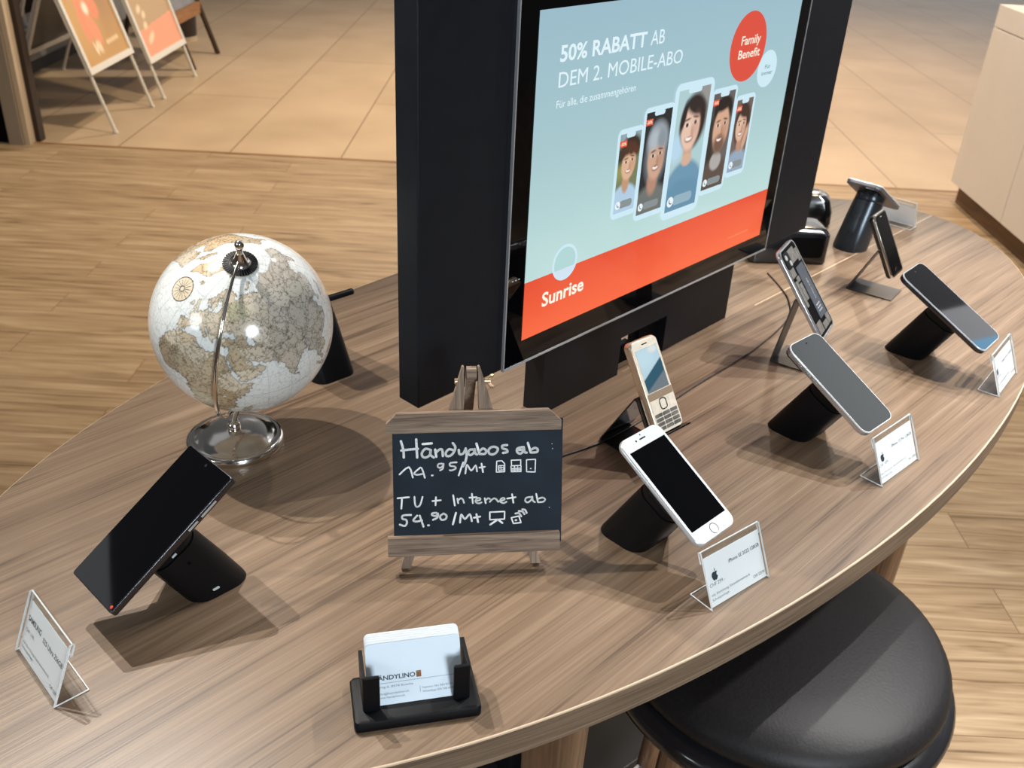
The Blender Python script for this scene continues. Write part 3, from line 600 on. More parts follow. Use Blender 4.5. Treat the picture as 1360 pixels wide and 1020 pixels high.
def portrait(kind):
    h, w, a = 150, 66, 2.27
    if kind == 'boy':
        im = canvas(h, w, (120, 128, 96)); blob(im, a, .15, 1.0, .4, .3, (150, 148, 92), .5); blob(im, a, .5, .1, .8, .3, (150, 170, 178), .6); blob(im, a, .1, .6, .25, .25, (60, 60, 48), .5)
        blob(im, a, .45, 2.2, .75, .75, (178, 206, 228), .08); blob(im, a, .45, 1.42, .17, .3, (196, 152, 122), .2)
        blob(im, a, .58, .42, .46, .36, (62, 50, 40), .2); blob(im, a, .52, .88, .33, .46, (222, 180, 148), .1, 6)
        for x, y in ((.3, .42), (.48, .36), (.66, .40), (.8, .52), (.22, .56), (.4, .5), (.6, .52)): blob(im, a, x, y, .13, .13, (70+int(30*x), 56, 44), .4)
        ex = ((.38, .82), (.68, .78)); mouth = (.52, 1.1); skin = (160, 112, 90)
    elif kind == 'grandma':
        im = canvas(h, w, (48, 48, 50)); blob(im, a, .55, 1.0, .42, .62, (120, 128, 134), .25); blob(im, a, .5, 2.25, .75, .62, (112, 116, 112), .12); blob(im, a, .5, 1.55, .2, .32, (182, 140, 118), .25)
        blob(im, a, .55, .65, .40, .42, (150, 160, 168), .2); blob(im, a, .55, 1.05, .32, .48, (206, 166, 142), .12, -4); blob(im, a, .42, .62, .2, .22, (176, 186, 194), .4); blob(im, a, .7, .64, .16, .2, (140, 150, 158), .4)
        ex = ((.42, .98), (.70, .96)); mouth = (.56, 1.28); skin = (150, 106, 88)
    elif kind == 'woman':
        im = canvas(h, w, (176, 206, 208)); blob(im, a, .85, .3, .35, .5, (150, 150, 146), .4); blob(im, a, .12, 1.05, .2, .25, (186, 216, 236), .3)
        blob(im, a, .56, .62, .40, .52, (52, 44, 42), .12); blob(im, a, .5, 1.12, .14, .3, (206, 166, 142), .2)
        blob(im, a, .5, 1.95, .62, .62, (112, 152, 178), .08); blob(im, a, .5, 2.3, .8, .6, (104, 146, 172), .1); blob(im, a, .5, 1.32, .16, .12, (214, 176, 152), .2)
        blob(im, a, .50, .72, .29, .42, (232, 196, 174), .1); blob(im, a, .62, .34, .32, .16, (54, 46, 43), .3, 15); blob(im, a, .24, .5, .08, .28, (50, 42, 40), .3, 12)
        ex = ((.38, .66), (.64, .64)); mouth = (.48, .94); skin = (172, 120, 100)
    elif kind == 'man':
        im = canvas(h, w, (106, 100, 98)); blob(im, a, .1, 1.2, .3, .9, (60, 54, 50), .4); blob(im, a, .5, 2.2, .85, .66, (96, 82, 74), .12); blob(im, a, .5, 1.62, .26, .22, (176, 172, 168), .15)
        blob(im, a, .55, .42, .42, .34, (44, 38, 36), .15); blob(im, a, .54, .85, .36, .54, (214, 170, 142), .1); blob(im, a, .54, 1.22, .27, .22, (120, 92, 76), .35); blob(im, a, .5, .3, .36, .14, (46, 40, 38), .3, -8)
        ex = ((.38, .76), (.70, .74)); mouth = (.52, 1.12); skin = (150, 104, 84)
    else:
        im = canvas(h, w, (116, 100, 92)); blob(im, a, .5, .75, .46, .68, (66, 50, 44), .15); blob(im, a, .5, 2.2, .75, .62, (150, 170, 190), .12); blob(im, a, .5, 1.4, .16, .26, (190, 146, 122), .25)
        blob(im, a, .46, .85, .31, .46, (224, 184, 158), .1); blob(im, a, .56, .42, .34, .16, (70, 54, 46), .3, 14); blob(im, a, .82, 1.25, .12, .4, (210, 168, 142), .3, 15)
        ex = ((.34, .78), (.62, .76)); mouth = (.46, 1.10); skin = (160, 112, 92)
    (xl, yl), (xr, yr) = ex
    for x, y in ex:
        blob(im, a, x, y, .085, .035, (248, 240, 232), .3, a=.7); blob(im, a, x, y, .045, .04, (40, 30, 28), .3); blob(im, a, x, y-.10, .10, .022, (60, 46, 40), .4, 9 if x == xr else -9, a=.8)
    nx = (xl+xr)/2; blob(im, a, nx+.06, yl+.16, .05, .14, skin, .6, a=.5); blob(im, a, nx, yl+.25, .09, .03, skin, .5, a=.7)
    mx_, my = mouth; cv = lambda X, Y: (Y > my-.03+((X-mx_)**2)*-1.2).astype(float)
    blob(im, a, mx_, my-.03, .125, .085, (150, 80, 72), .2, -3, clip=cv); blob(im, a, mx_, my-.03, .105, .055, (250, 246, 240), .25, -3, clip=cv)
    blob(im, a, mx_+.2, my-.2, .1, .22, skin, .8, a=.35)
    return im
for kind, x0, x1, y0, y1, z, sk in (('boy', .1582, .2120, .1195, .2373, 3, .0), ('girl', .4270, .4805, .1215, .2412, 3, 0), ('grandma', .2088, .2752, .1060, .2565, 5, 0), ('man', .3620, .4268, .1080, .2590, 5, 0), ('woman', .2716, .3628, .0915, .2780, 8, 0)):
    w_, h_ = x1-x0, y1-y0
    art_poly(rrect(w_, h_, .009 if w_ < .08 else .012, 6, (x0+x1)/2, (y0+y1)/2), (206, 234, 246), z)
    m = .0052 if w_ < .08 else .0085; mb_ = .0095 if w_ < .08 else .0125
    px0, px1, py0, py1 = x0+m, x1-m, y0+mb_-.002, y1-mb_+.003
    paint_grid(art, px0, px1, py0, py1, z+.5, portrait(kind), P=sc)
    art_poly(rrect(w_*.34, .0075, .0036, 5, (x0+x1)/2, py1-.0022), (206, 234, 246), z+1)
    cr_ = .0054 if w_ < .08 else .0074; cx, cy = px0+cr_*1.5, py0+cr_*1.9
    art_poly(rrect((px1-px0)*.62, cr_*1.9, cr_*.9, 6, (px0+px1)/2+.003, cy), (150, 178, 194) if kind == 'woman' else (138, 146, 148), z+.8)
    art_circle(cx, cy, cr_, (236, 246, 250), z+1, 24)
    v, f = strokes_geo([[(cx-cr_*.35, cy+cr_*.4), (cx-cr_*.3, cy-cr_*.1), (cx+cr_*.1, cy-cr_*.4), (cx+cr_*.4, cy-cr_*.35)]], cr_*.22); art.add([sc(a, b, z+1.4) for a, b in v], f, 0, C(70, 96, 110))
    if kind != 'woman':
        art_poly(rrect(.0150, .0080, .0008, 2, px0+.0072, py1-.0125), (228, 92, 60), z+1); art_text('-50%', px0+.0072, py1-.0145, .0040, .0115, (255, 236, 214), z+1.4, bold=.02, align='CENTER')
art.build('screen', M['screen'], mon, smooth=False, attr=True)

# ------------------------------------------------------------------ globe
GC = Vector((-0.3222, 1.0200, 1.0582)); GR = 0.1052
view = Vector((0.27072, -0.85702, 0.43845)); pole = Vector((0.1619, -0.4000, 0.9021)).normalized()
BASE = Vector((-.3457, 1.0162, TZ))
globe = thing('desk_globe', 'antique-style desk globe with silver arm and round silver foot', 'globe', Matrix.Translation(BASE))
gx = (view-pole*view.dot(pole)).normalized(); gy = pole.cross(gx)
GM = Matrix(((gx.x, gy.x, pole.x, GC.x-BASE.x), (gx.y, gy.y, pole.y, GC.y-BASE.y), (gx.z, gy.z, pole.z, GC.z-BASE.z), (0, 0, 0, 1)))
LON0 = 46.0
LAND = [
 '-6,35.5 0,36 10,37 11,33.5 15,32.3 20,31 25,32 32,31 34,27.5 37,21 39,15.5 43,11.5 51,11.8 48,5 42,-1.5 39,-6 40.5,-14 35,-20 35.5,-24 32,-28 27,-33.8 20,-34.8 18,-32 14.5,-22 12,-16 13.5,-9 9,-1 9.5,4 4,6.3 -4,5.2 -8,4.5 -13,8.5 -17,14.5 -16.5,20 -13,27.5 -9.5,31',
 '-9,43.5 -9,37 -5.5,36 -2,36.8 0,39.5 3,42.5 7,43.5 10,44 12.5,41.8 15.8,39 16,38 17,39.5 18.5,40 16,42 13,45.5 15,44.5 19.5,42 20,39.5 22.5,36.5 24,38 23,40.3 26,40.8 28.5,41.2 28,43.5 30.5,46 33,46 34,44.5 36.5,45.2 39,47 37.5,44.6 41.5,42 40,41 36,41.6 32,41.9 29,41 26.3,39.5 27,37 30.5,36.3 34.5,36.7 36,36.4 35.5,33.5 34.3,31.3 35,29.5 36.5,26 39,21 42.5,16.5 43.5,12.7 48,14 52,16 55.5,17.8 59.8,22.5 57,24 56.3,26.2 54,24.2 51.5,24.5 50.8,25.5 50,26.8 48,29.8 50.5,30 52,27.8 56.5,27 58.5,25.6 66.5,25.3 69,22.3 72.5,21 73,17 75,11.8 77.5,8.1 80,13 82,16.5 87,21.5 91,22.5 94,17 97.5,16.5 98.5,9 103.5,1.4 103,6 100.2,13 103,10.5 105,8.8 109,12 106,19 110,21 114,22.3 119,25.5 122,30 119.5,35 122,37.2 118,38.5 121.5,40.5 125,39.5 126.5,34.5 129.3,36 127.5,39.8 132,43.2 140,48 141,53 136,54.5 142,59 155,59.3 156,51.5 162,56 164,60 170,60 179,62.5 179.9,69 160,69.7 140,72.5 128,73 113,74 104,77.5 95,76 80,72.5 73,71.5 72,67 68,69 60,69 54,68.5 45,68.3 43.5,66.2 38,64 34,66.8 41,67 36,69 28,71 20,70 14,67 10.5,63.5 5,61 6,58.2 10.5,59.3 12.5,56 15,56 17,58.5 17.5,61 21.5,64.5 24.5,65.5 21.5,62.5 22,60.3 29.5,60 23.5,58.8 22.5,57.3 20.5,55 14,54 10,54.3 10.5,57.5 8.2,56.5 8.5,54 4.5,52.5 2,51 -1.5,49.5 -4.5,48.3 -1.5,46 -1.8,43.4',
 '-5,50 1.5,51.2 0,53.5 -2,57.5 -5,58.5 -5,55 -3,53.5', '-10,52 -6,52.2 -6,55 -9.5,54', '-22,64 -15,64.5 -15,66.2 -22,66',
 '-45,60 -40,65 -22,70 -20,75 -18,81 -35,83.5 -60,82 -70,77.5 -55,72 -53,66', '44,-25 47,-25 50,-15.5 49,-12.5 44,-17', '80,9.5 81.8,7.5 80.5,6 79.8,7.5',
 '130,32 135,34 141,36 141.5,41.5 138,37.5 133,35', '95,5.5 104,-2 105.5,-5.8 101,-2', '109,1.5 115,6 118.5,4 116,-4 110,-2', '52,71 57,71 68,76.5 60,76', '12,78 25,79 20,80.3 12,79.7',
 '-168,66 -140,70 -110,68 -95,68 -82,68 -80,63 -94,59 -82,53 -78,62 -65,60 -56,53 -65,48 -70,43 -76,35 -81,30 -81,25 -90,30 -97,27 -97,20 -90,21 -88,16 -83,10 -105,20 -115,30 -124,40 -125,49 -135,58 -152,60 -165,55 -160,60',
 '-90,77 -62,82.5 -85,83 -95,80', '-65,62 -62,67 -80,73.5 -88,73 -72,67', '-60,10 -35,-6 -40,-22 -57,-38 -68,-52 -74,-50 -70,-20 -81,-5 -77,7 -72,12']
WATER = ['47,45.5 53,46.5 53,42 54,39 53.5,37 50,37.5 49,40 48,42.5', '58.5,43.5 61.5,44 61,46.5 59,46.3', '32,-2.5 34,-2 33.8,0.3 32,0']
def pip(poly, X, Y):
    P = np.array([[float(q) for q in p.split(',')] for p in poly.split()]); ins = np.zeros(X.shape, bool); n = len(P)
    for i in range(n):
        (xa, ya), (xb, yb) = P[i-1], P[i]
        if ya == yb: continue
        c = ((ya > Y) != (yb > Y)) & (X < (xb-xa)*(Y-ya)/(yb-ya)+xa); ins ^= c
    return ins
def globe_mesh():
    nl, nb = 800, 400
    lo = np.linspace(-180, 180, nl, endpoint=False); la = np.linspace(-89.7, 89.7, nb); LO, LA = np.meshgrid(lo, la)
    # wobble the coastline
    wob = 0.7*np.sin(LO*0.9+LA*1.3)+0.5*np.sin(LO*2.1-LA*1.7)+0.35*np.sin(LO*4.3+LA*3.1)
    X = LO+wob*0.9; Y = LA+0.5*np.sin(LO*1.7+LA*0.8)+0.35*np.sin(LO*3.7-LA*2.9)
    land = np.zeros(LO.shape, bool)
    for p in LAND: land |= pip(p, X, Y)
    for p in WATER: land &= ~pip(p, X, Y)
    f = land.astype(float); k = f.copy()
    def blur(a, n):
        for _ in range(n): a = (np.roll(a, 1, 0)+np.roll(a, -1, 0)+np.roll(a, 1, 1)+np.roll(a, -1, 1)+a)/5
        return a
    b3 = blur(f, 3); b14 = blur(f, 14)
    c1 = lambda *c: np.array(C(*c)[:3])
    img = np.empty(LO.shape+(3,)); img[:] = c1(228, 231, 228)
    img = img*(1-(b14*0.8)[..., None])+c1(208, 216, 216)*(b14*0.8)[..., None]
    # country tints from random seeds
    rng = np.random.RandomState(11); S = np.stack([rng.uniform(-180, 180, 170), rng.uniform(-40, 80, 170)], 1)
    best = np.full(LO.shape, 1e9); idx = np.zeros(LO.shape, int)
    cl = np.cos(np.radians(LA))
    for i, (sx, sy) in enumerate(S):
        d = ((X+wob*1.5-sx)*cl)**2+(Y-sy)**2; m = d < best; best[m] = d[m]; idx[m] = i
    pal = [c1(206, 186, 156), c1(188, 170, 142), c1(216, 202, 178), c1(184, 160, 126), c1(204, 190, 168), c1(174, 156, 130), c1(206, 178, 142), c1(188, 182, 152)]
    lc = np.array([pal[i % 8] for i in range(170)])[idx]
    # greyer over Siberia, warmer over Europe and Africa
    grey = np.clip((LO-52)/25, 0, 1)[..., None]*0.75; lc = lc*(1-grey)+c1(192, 186, 176)*grey
    edge = (idx != np.roll(idx, 1, 0)) | (idx != np.roll(idx, 1, 1)); lc[edge] = lc[edge]*0.55+c1(120, 128, 90)*0.15
    img = np.where(land[..., None], lc, img)
    coast = np.clip(1-np.abs(b3-0.5)*3.2, 0, 1)[..., None]; img = img*(1-0.72*coast)+c1(84, 70, 58)*0.72*coast
    # graticule
    for st_ in (15,):
        gl = (np.abs((LO+st_/2) % st_-st_/2)*np.maximum(cl, .05) < 0.24) | (np.abs((LA+st_/2) % st_-st_/2) < 0.23)
        img[gl & ~land] = img[gl & ~land]*0.78
    # compass rose on the Atlantic side
    D = np.stack([np.cos(np.radians(LA))*np.cos(np.radians(LO-LON0)), np.cos(np.radians(LA))*np.sin(np.radians(LO-LON0)), np.sin(np.radians(LA))], -1)
    rg = Vector((cam_x)); rg = (rg-view*rg.dot(view)).normalized(); ug = view.cross(rg)
    d = rg*-0.60+ug*0.355+view*0.717; dl = np.array([d.dot(gx), d.dot(gy), d.dot(pole)])
    t1 = np.cross([0, 0, 1.0], dl); t1 /= np.linalg.norm(t1); t2 = np.cross(dl, t1)
    rr = np.arccos(np.clip(D@dl, -1, 1)); th = np.arctan2(D@t2, D@t1)
    m = rr < 0.135; img[m] = c1(214, 198, 172)
    star = m & (rr < 0.125) & (np.abs(((th/(np.pi/8)+0.5) % 1)-0.5) < 0.30*(1-rr/0.128)) & (rr > 0.03); img[star] = c1(110, 100, 88)
    img[(np.abs(rr-0.135) < 0.006) | (np.abs(rr-0.028) < 0.006)] = c1(92, 82, 70)
    alpha = np.where(land, 1.0, 0.42); alpha[m] = 0
    V = D.reshape(-1, 3)*GR
    me = bpy.data.meshes.new('sphere'); i0 = (np.arange(nb-1)[:, None]*nl+np.arange(nl)[None]).ravel(); i1 = (np.arange(nb-1)[:, None]*nl+(np.arange(nl)+1)[None] % nl).ravel()
    faces = np.stack([i0, i1, i1+nl, i0+nl], 1)
    nv = len(V); V = np.vstack([V, [[0, 0, -GR], [0, 0, GR]]])
    me.vertices.add(len(V)); me.vertices.foreach_set('co', V.ravel())
    tri = [(nv, (i+1) % nl, i) for i in range(nl)]+[(nv+1, (nb-1)*nl+i, (nb-1)*nl+(i+1) % nl) for i in range(nl)]
    li = np.concatenate([faces.ravel(), np.array(tri).ravel()]); nq, ntr = len(faces), len(tri)
    me.loops.add(len(li)); me.loops.foreach_set('vertex_index', li)
    me.polygons.add(nq+ntr); me.polygons.foreach_set('loop_start', np.concatenate([np.arange(nq)*4, nq*4+np.arange(ntr)*3]))
    me.polygons.foreach_set('loop_total', np.concatenate([np.full(nq, 4), np.full(ntr, 3)])); me.polygons.foreach_set('use_smooth', np.ones(nq+ntr, bool))
    me.update(); me.validate()
    at = me.color_attributes.new('paint', 'FLOAT_COLOR', 'POINT')
    cc = np.concatenate([np.concatenate([img.reshape(-1, 3), alpha.reshape(-1, 1)], 1), [[.6, .6, .6, 0]]*2]); at.data.foreach_set('color', cc.astype(np.float32).ravel())
    me.materials.append(M['globe']); o = bpy.data.objects.new('sphere', me); col.objects.link(o); o.parent = globe; o.matrix_local = GM
globe_mesh()
t = MB(); t.lathe([(0, 0), (.0585, 0), (.0595, .002), (.0600, .006), (.0590, .0105), (.0560, .0120), (.0535, .0122), (.052, .0118), (.048, .0150), (.038, .0185), (.025, .0205), (.012, .0212), (.0085, .0215), (.0080, .030), (.0060, .0315), (.0, .0315)], 72); t.build('base', M['chrome'], globe, angle=60)
loc = lambda p: GM @ Vector(p)
# the arm: half meridian from south to north pole, passing in front a little west
aa = R(-17); pts = []
for k in range(33):
    q = R(-97+187*k/32); rr_ = GR+.0085
    pts.append(loc((rr_*math.cos(q)*math.cos(aa), rr_*math.cos(q)*math.sin(aa), rr_*math.sin(q))))
arm = MB(); loops = []
side = (GM.to_3x3() @ Vector((-math.sin(aa), math.cos(aa), 0))).normalized()
for i, p in enumerate(pts):
    tt = (pts[min(i+1, 32)]-pts[max(i-1, 0)]).normalized(); nn = tt.cross(side); wdt = .0031-.0016*abs(i-10)/22
    loops.append([p+side*wdt*math.cos(a)+nn*.0012*math.sin(a) for a in (2*math.pi*j/10 for j in range(10))])
arm.loft(loops); arm.tube([pts[0], pts[0]*0.5+Vector((0, 0, .028))*0.5, Vector((0, 0, .028))], .0035, 10)
arm.build('arm', M['chrome'], globe)
PT = GM @ Matrix.Translation((0, 0, GR))
t = MB(); t.lathe([(0, -.004), (.0195, -.0026), (.0190, -.0004), (.0110, .0012), (.0085, .0030), (.0060, .0100), (.0040, .0160), (0, .0165)], 40, 0, PT)
t.build('pole_cap', M['chrome'], globe)
t = MB()
for k in range(36):
    a = 2*math.pi*k/36; Tk = PT @ Matrix.Rotation(a, 4, 'Z') @ Matrix.Translation((.0150, 0, .0003)) @ Matrix.Rotation(R(10), 4, 'Y'); t.box(-.0035, .0040, -.0009, .0009, 0, .0007, T=Tk)
t.build('hour_marks', M['black_plastic'], globe, smooth=False)
t = MB(); t.lathe([(0, .0150), (.0036, .0160), (.0030, .0215), (.0026, .0230), (.0046, .0250), (.0054, .0290), (.0044, .0325), (.0022, .0345), (0, .0350)], 24, 0, PT); t.build('finial', M['chrome'], globe)

# ------------------------------------------------------------------ phones and their stands
def pose(c, tilt, yaw, roll=0.0):
    return Matrix.Translation(c) @ Matrix.Rotation(R(yaw), 4, 'Z') @ Matrix.Rotation(R(tilt), 4, 'X') @ Matrix.Rotation(R(roll), 4, 'Z')
def phone_body(ph, w, h, t, r, m, rnd=None, mi=None):
    b = MB(); b.loft(slab(w, h, r, -t, 0, rnd or t*0.30, n=8)); return b.build('body', m, ph, angle=50)
def rim(ph, w, h, r, m):
    b = MB(); b.loft([[Vector((x, y, z)) for x, y in rrect(w-i*2, h-i*2, r-i)] for z, i in ((-.0009, -.0002), (-.0001, 0), (.0006, .0005), (.0006, .0012), (-.0009, .0016))], closed=True); return b.build('rim', m, ph, angle=50)
def plate(name, ph, w, h, r, z0, z1, m, cx=0, cy=0, n=8):
    b = MB(); b.loft([[Vector((x, y, z)) for x, y in rrect(w, h, r, n, cx, cy)] for z in (z0, z1)]); return b.build(name, m, ph, smooth=False)
def disc(name, ph, x, y, r, z0, z1, m):
    b = MB(); b.loft([[Vector((x+r*math.cos(2*math.pi*i/24), y+r*math.sin(2*math.pi*i/24), z)) for i in range(24)] for z in (z0, z1)]); return b.build(name, m, ph, smooth=False)
def side_buttons(ph, w, t, m, ys, side=-1):
    for y, l in ys:
        b = MB(); x = side*w/2; b.box(min(x, x+side*.0006), max(x, x+side*.0006), y-l/2, y+l/2, -t*.65, -t*.35); b.build('side_button', m, ph, smooth=False, bevel=.0002)

def stand(label, PM, t, bx, by, wx=.066, wy=.054, r=.017, m=None, mark=None, top=(0, -.006), flare=1.04, cyl=False):
    """Angled security stand: a rounded prism from the back of the phone down to the table."""
    m = m or M['black_plastic']
    n = PM.to_3x3() @ Vector((0, 0, 1)); base = PM.translation-n*((PM.translation.z-TZ)/n.z); base.z = TZ
    yaw = math.atan2((PM.to_3x3() @ Vector((1, 0, 0))).y, (PM.to_3x3() @ Vector((1, 0, 0))).x)
    rz = Matrix.Rotation(yaw, 4, 'Z'); off = rz @ Vector((bx, by, 0)); RM = Matrix.Translation(base+off) @ rz; inv = RM.inverted()
    r_ = thing('phone_stand', label, 'stand', RM, 'angled security stands under the phones')
    def ringp(k, s=1.0):       # k=0 table, 1 phone back
        out = []
        for x, y in rrect(wx*s, wy*s, r*s, 8):
            tp = PM @ Vector((x+top[0], y+top[1], -t-.0004)); p0 = PM @ Vector((x*flare+top[0], y*flare+top[1], -t))
            b0 = p0-n*((p0.z-TZ)/n.z)+off; out.append(inv @ (b0*(1-k)+tp*k))
        return out
    b = MB(); b.loft([ringp(0, .985), ringp(.03), ringp(.86)]); b.build('column', m, r_, angle=35)
    b = MB(); b.loft([ringp(.868, .96), ringp(.885, .985), ringp(.985, .985), ringp(1.0, .95)]); b.build('mount_head', m, r_, angle=35)
    b = MB(); b.loft([ringp(.86, .95), ringp(.868, .95)], caps=False); b.build('joint_ring', M['deep_black'], r_)
    if mark:
        # small pale slot low on the front face and a hole and slot near the head
        q0, q1 = ringp(.0), ringp(1.0); i = 27   # facing side of the prism
        def on(k, j, d=.0004):
            a0, a1 = q0[j], q1[j]; p = a0*(1-k)+a1*k; cen = sum(q0, Vector())/len(q0)*(1-k)+sum(q1, Vector())/len(q1)*k; return p+(p-cen).normalized()*d
        for nm, k, mm, lw, lh in (('slot', .16, M['led'], .0075, .0028), ('slot', .93, M['led'], .0055, .0022), ('hole', .70, M['deep_black'], .0032, .0032)):
            a0 = on(k-.01, 35); a1 = on(k-.01, 0); ax = (a1-a0).normalized(); ay = (on(k+.1, 35)-on(k, 35)).normalized(); nrm = ax.cross(ay)
            if nrm.dot(a0-sum(q0, Vector())/len(q0)) < 0: nrm = -nrm
            f_ = .40 if nm == 'slot' else .55; c_ = a0*(1-f_)+a1*f_+nrm*.0003; b = MB()
            ring_ = [c_+ax*x+ay*y for x, y in rrect(lw, lh, lh*.48, 4)]; b.loft([[p-nrm*.0006 for p in ring_], [p+nrm*.0003 for p in ring_]]); b.build(nm, mm, r_, smooth=False)
    return r_

# white phone with home button
P1 = pose((.182, .8475, .9833), 29.6, 45.7)
ph = thing('smartphone', 'white smartphone with round home button and black screen, tilted on its stand', 'phone', P1, 'phones on display')
phone_body(ph, .0673, .1384, .0073, .011, M['silver'], .0032)
plate('front_glass', ph, .0655, .1366, .0102, -.0002, .0004, M['white_glass'])
plate('screen', ph, .0588, .1042, .0004, .0003, .0006, M['black_gloss'])
b = MB(); b.lathe([(.0050, .0003), (.0056, .0006), (.0060, .0007), (.0061, .0004)], 32); o = b.build('home_button', M['silver_back'], ph); o.location = (0, -.0607, 0)
disc('home_pad', o, 0, 0, .0051, .0003, .0005, M['white_glass'])
plate('speaker_slot', ph, .0100, .0015, .0007, .0003, .0006, M['deep_black'], 0, .0607)
disc('front_camera', ph, -.0105, .0607, .0011, .0003, .0006, M['deep_black']); disc('light_sensor', ph, 0, .0652, .0008, .0003, .0006, M['deep_black'])
side_buttons(ph, .0673, .0073, M['silver'], ((.046, .006), (.031, .010), (.018, .010)))
stand('black security stand under the white phone, behind the front price sign', P1, .0073, 0, 0)

# steel framed phone, display greyed by a painted reflection
P2 = pose((.4205, 1.0873, .9855), 28.4, 44.6)
ph = thing('smartphone', 'steel-framed smartphone with a painted grey reflection on its display, second along the front edge', 'phone', P2, 'phones on display')
phone_body(ph, .0716, .1476, .0078, .0125, M['steel'], .0012)
plate('display', ph, .0690, .1450, .0112, -.0002, .0004, M['reflection_grey']); plate('camera_island', ph, .0032, .0018, .0008, .0003, .0006, M['deep_black'], 0, .0655)
rim(ph, .0716, .1476, .0125, M['bright_rim'])
side_buttons(ph, .0716, .0078, M['steel'], ((.045, .006), (.030, .010), (.017, .010)))
b = MB(); b.loft(slab(.036, .038, .009, -.0112, -.0076, .001, -.0155, .0535)); bump = b.build('camera_bump', M['graphite'], ph)
for x, y in ((-.023, .061), (-.023, .045), (-.008, .053)): disc('lens', bump, x, y, .0068, -.0132, -.0110, M['black_gloss'])
stand('black security stand under the grey-display phone', P2, .0078, .006, .004)

# dark glossy large phone on the right
P3 = pose((.652, 1.334, .990), 28.1, 49.6)
ph = thing('smartphone', 'large smartphone with glossy dark reflecting display near the right end of the table', 'phone', P3, 'phones on display')
phone_body(ph, .0785, .1620, .0080, .0130, M['graphite'], .0014)
plate('display', ph, .0760, .1595, .0118, -.0002, .0004, M['black_gloss']); disc('front_camera', ph, 0, .0725, .0016, .0003, .0006, M['graphite'])
rim(ph, .0785, .1620, .0130, M['silver'])
side_buttons(ph, .0785, .0080, M['graphite'], ((.05, .006), (.035, .010), (.022, .010)))
stand('black security stand under the large dark phone, beside the far right price sign', P3, .0080, .022, .002)

# black phone front left
P4 = pose((-.3393, .7315, .9823), 32.5, -42.0, -.6)
ph = thing('smartphone', 'black square-cornered smartphone at the front left beneath the globe', 'phone', P4, 'phones on display')
phone_body(ph, .0776, .1628, .0082, .0030, M['graphite'], .0012)
plate('display', ph, .0752, .1606, .0020, -.0002, .0004, M['black_gloss']); disc('front_camera', ph, 0, .0745, .0016, .0003, .0006, M['graphite'])
side_buttons(ph, .0776, .0082, M['silver'], ((.024, .012), (.045, .020)), side=1)
plate('sticker', ph, .0032, .0032, .0014, .0003, .0006, M['red'], .0345, -.0765)
stand('black security stand with pale slots under the front left phone', P4, .0082, .002, -.004, mark=True)

# phone facing away at the far end
P5 = pose((.691, 1.852, .9937), 28.7, 139.1)
ph = thing('smartphone', 'silver-backed smartphone seen from behind at the far end of the table', 'phone', P5, 'phones on display')
phone_body(ph, .0715, .1467, .0080, .0115, M['silver_back'], .0016)
rim(ph, .0715, .1467, .0115, M['bright_rim'])
plate('display', ph, .0690, .1440, .0100, -.0002, .0004, M['black_gloss'])
b = MB(); b.loft(slab(.034, .036, .008, -.0110, -.0078, .001, -.0165, .0530)); bump = b.build('camera_bump', M['graphite'], ph)
for x, y in ((-.023, .060), (-.023, .045)): disc('lens', bump, x, y, .0065, -.0128, -.0108, M['black_gloss'])
side_buttons(ph, .0715, .0080, M['graphite'], ((.044, .008),), side=1)
b = MB(); b.box(-.0290, -.0255, .0728, .0737, -.0062, -.0022); b.build('antenna_band', M['graphite'], ph, smooth=False)
stand('shiny charcoal cylindrical stand under the phone facing away, at the far end', P5, .0080, .006, -.024, wx=.056, wy=.052, r=.0255, m=M['charcoal_metal'], flare=1.18, top=(0, .010))

# phone edge-on behind the globe
nb_ = Vector((math.sin(R(29))*math.sin(R(225)), -math.sin(R(29))*math.cos(R(225)), math.cos(R(29))))
P6 = pose(Vector((-.2582, 1.2005, TZ))+nb_*.109, 29, 225)
ph = thing('smartphone', 'black smartphone half hidden behind the globe, seen edge-on', 'phone', P6, 'phones on display')
phone_body(ph, .0740, .1500, .0085, .0090, M['black_plastic'], .003)
plate('display', ph, .0712, .1472, .0080, -.0002, .0004, M['black_gloss']); side_buttons(ph, .0740, .0085, M['black_plastic'], ((.040, .012),))
stand('dark charcoal stand behind the globe', P6, .0085, 0, -.004, wx=.064, wy=.05, r=.016)

# opened phone showing its circuit board
P7 = pose((.4325, 1.3320, 1.0055), 53.2, 62.0)
ph = thing('smartphone', 'opened smartphone showing its battery and circuit board on a bent metal stand', 'phone', P7, 'phones on display')
b = MB(); w_, h_ = .0725, .1490; lp = slab(w_, h_, .0115, -.0080, -.0012, .002)
b.loft(lp, caps=True); b.loft([[Vector((x, y, z)) for x, y in rrect(w_-i*2, h_-i*2, .0115-i)] for z, i in ((-.0012, .0), (0, .0004), (0, .0022), (-.0012, .0022))], caps=False); b.build('body', M['steel'], ph, angle=50)
plate('battery', ph, .0330, .0860, .002, -.0012, .0002, M['battery'], .0125, -.006)
b = MB()
v, f = text_geo('Li-ion 3.8V', .004, .034, .01); b.add([Vector((.016-y, -.02+x, .0004)) for x, y in v], f)
for i in range(3):
    for j in range(3): b.box(.004+i*.006, .007+i*.006, -.040+j*.005, -.038+j*.005, .0002, .0004)
b.build('battery_print', M['led'], ph, smooth=False)
b = MB(); random.seed(9)
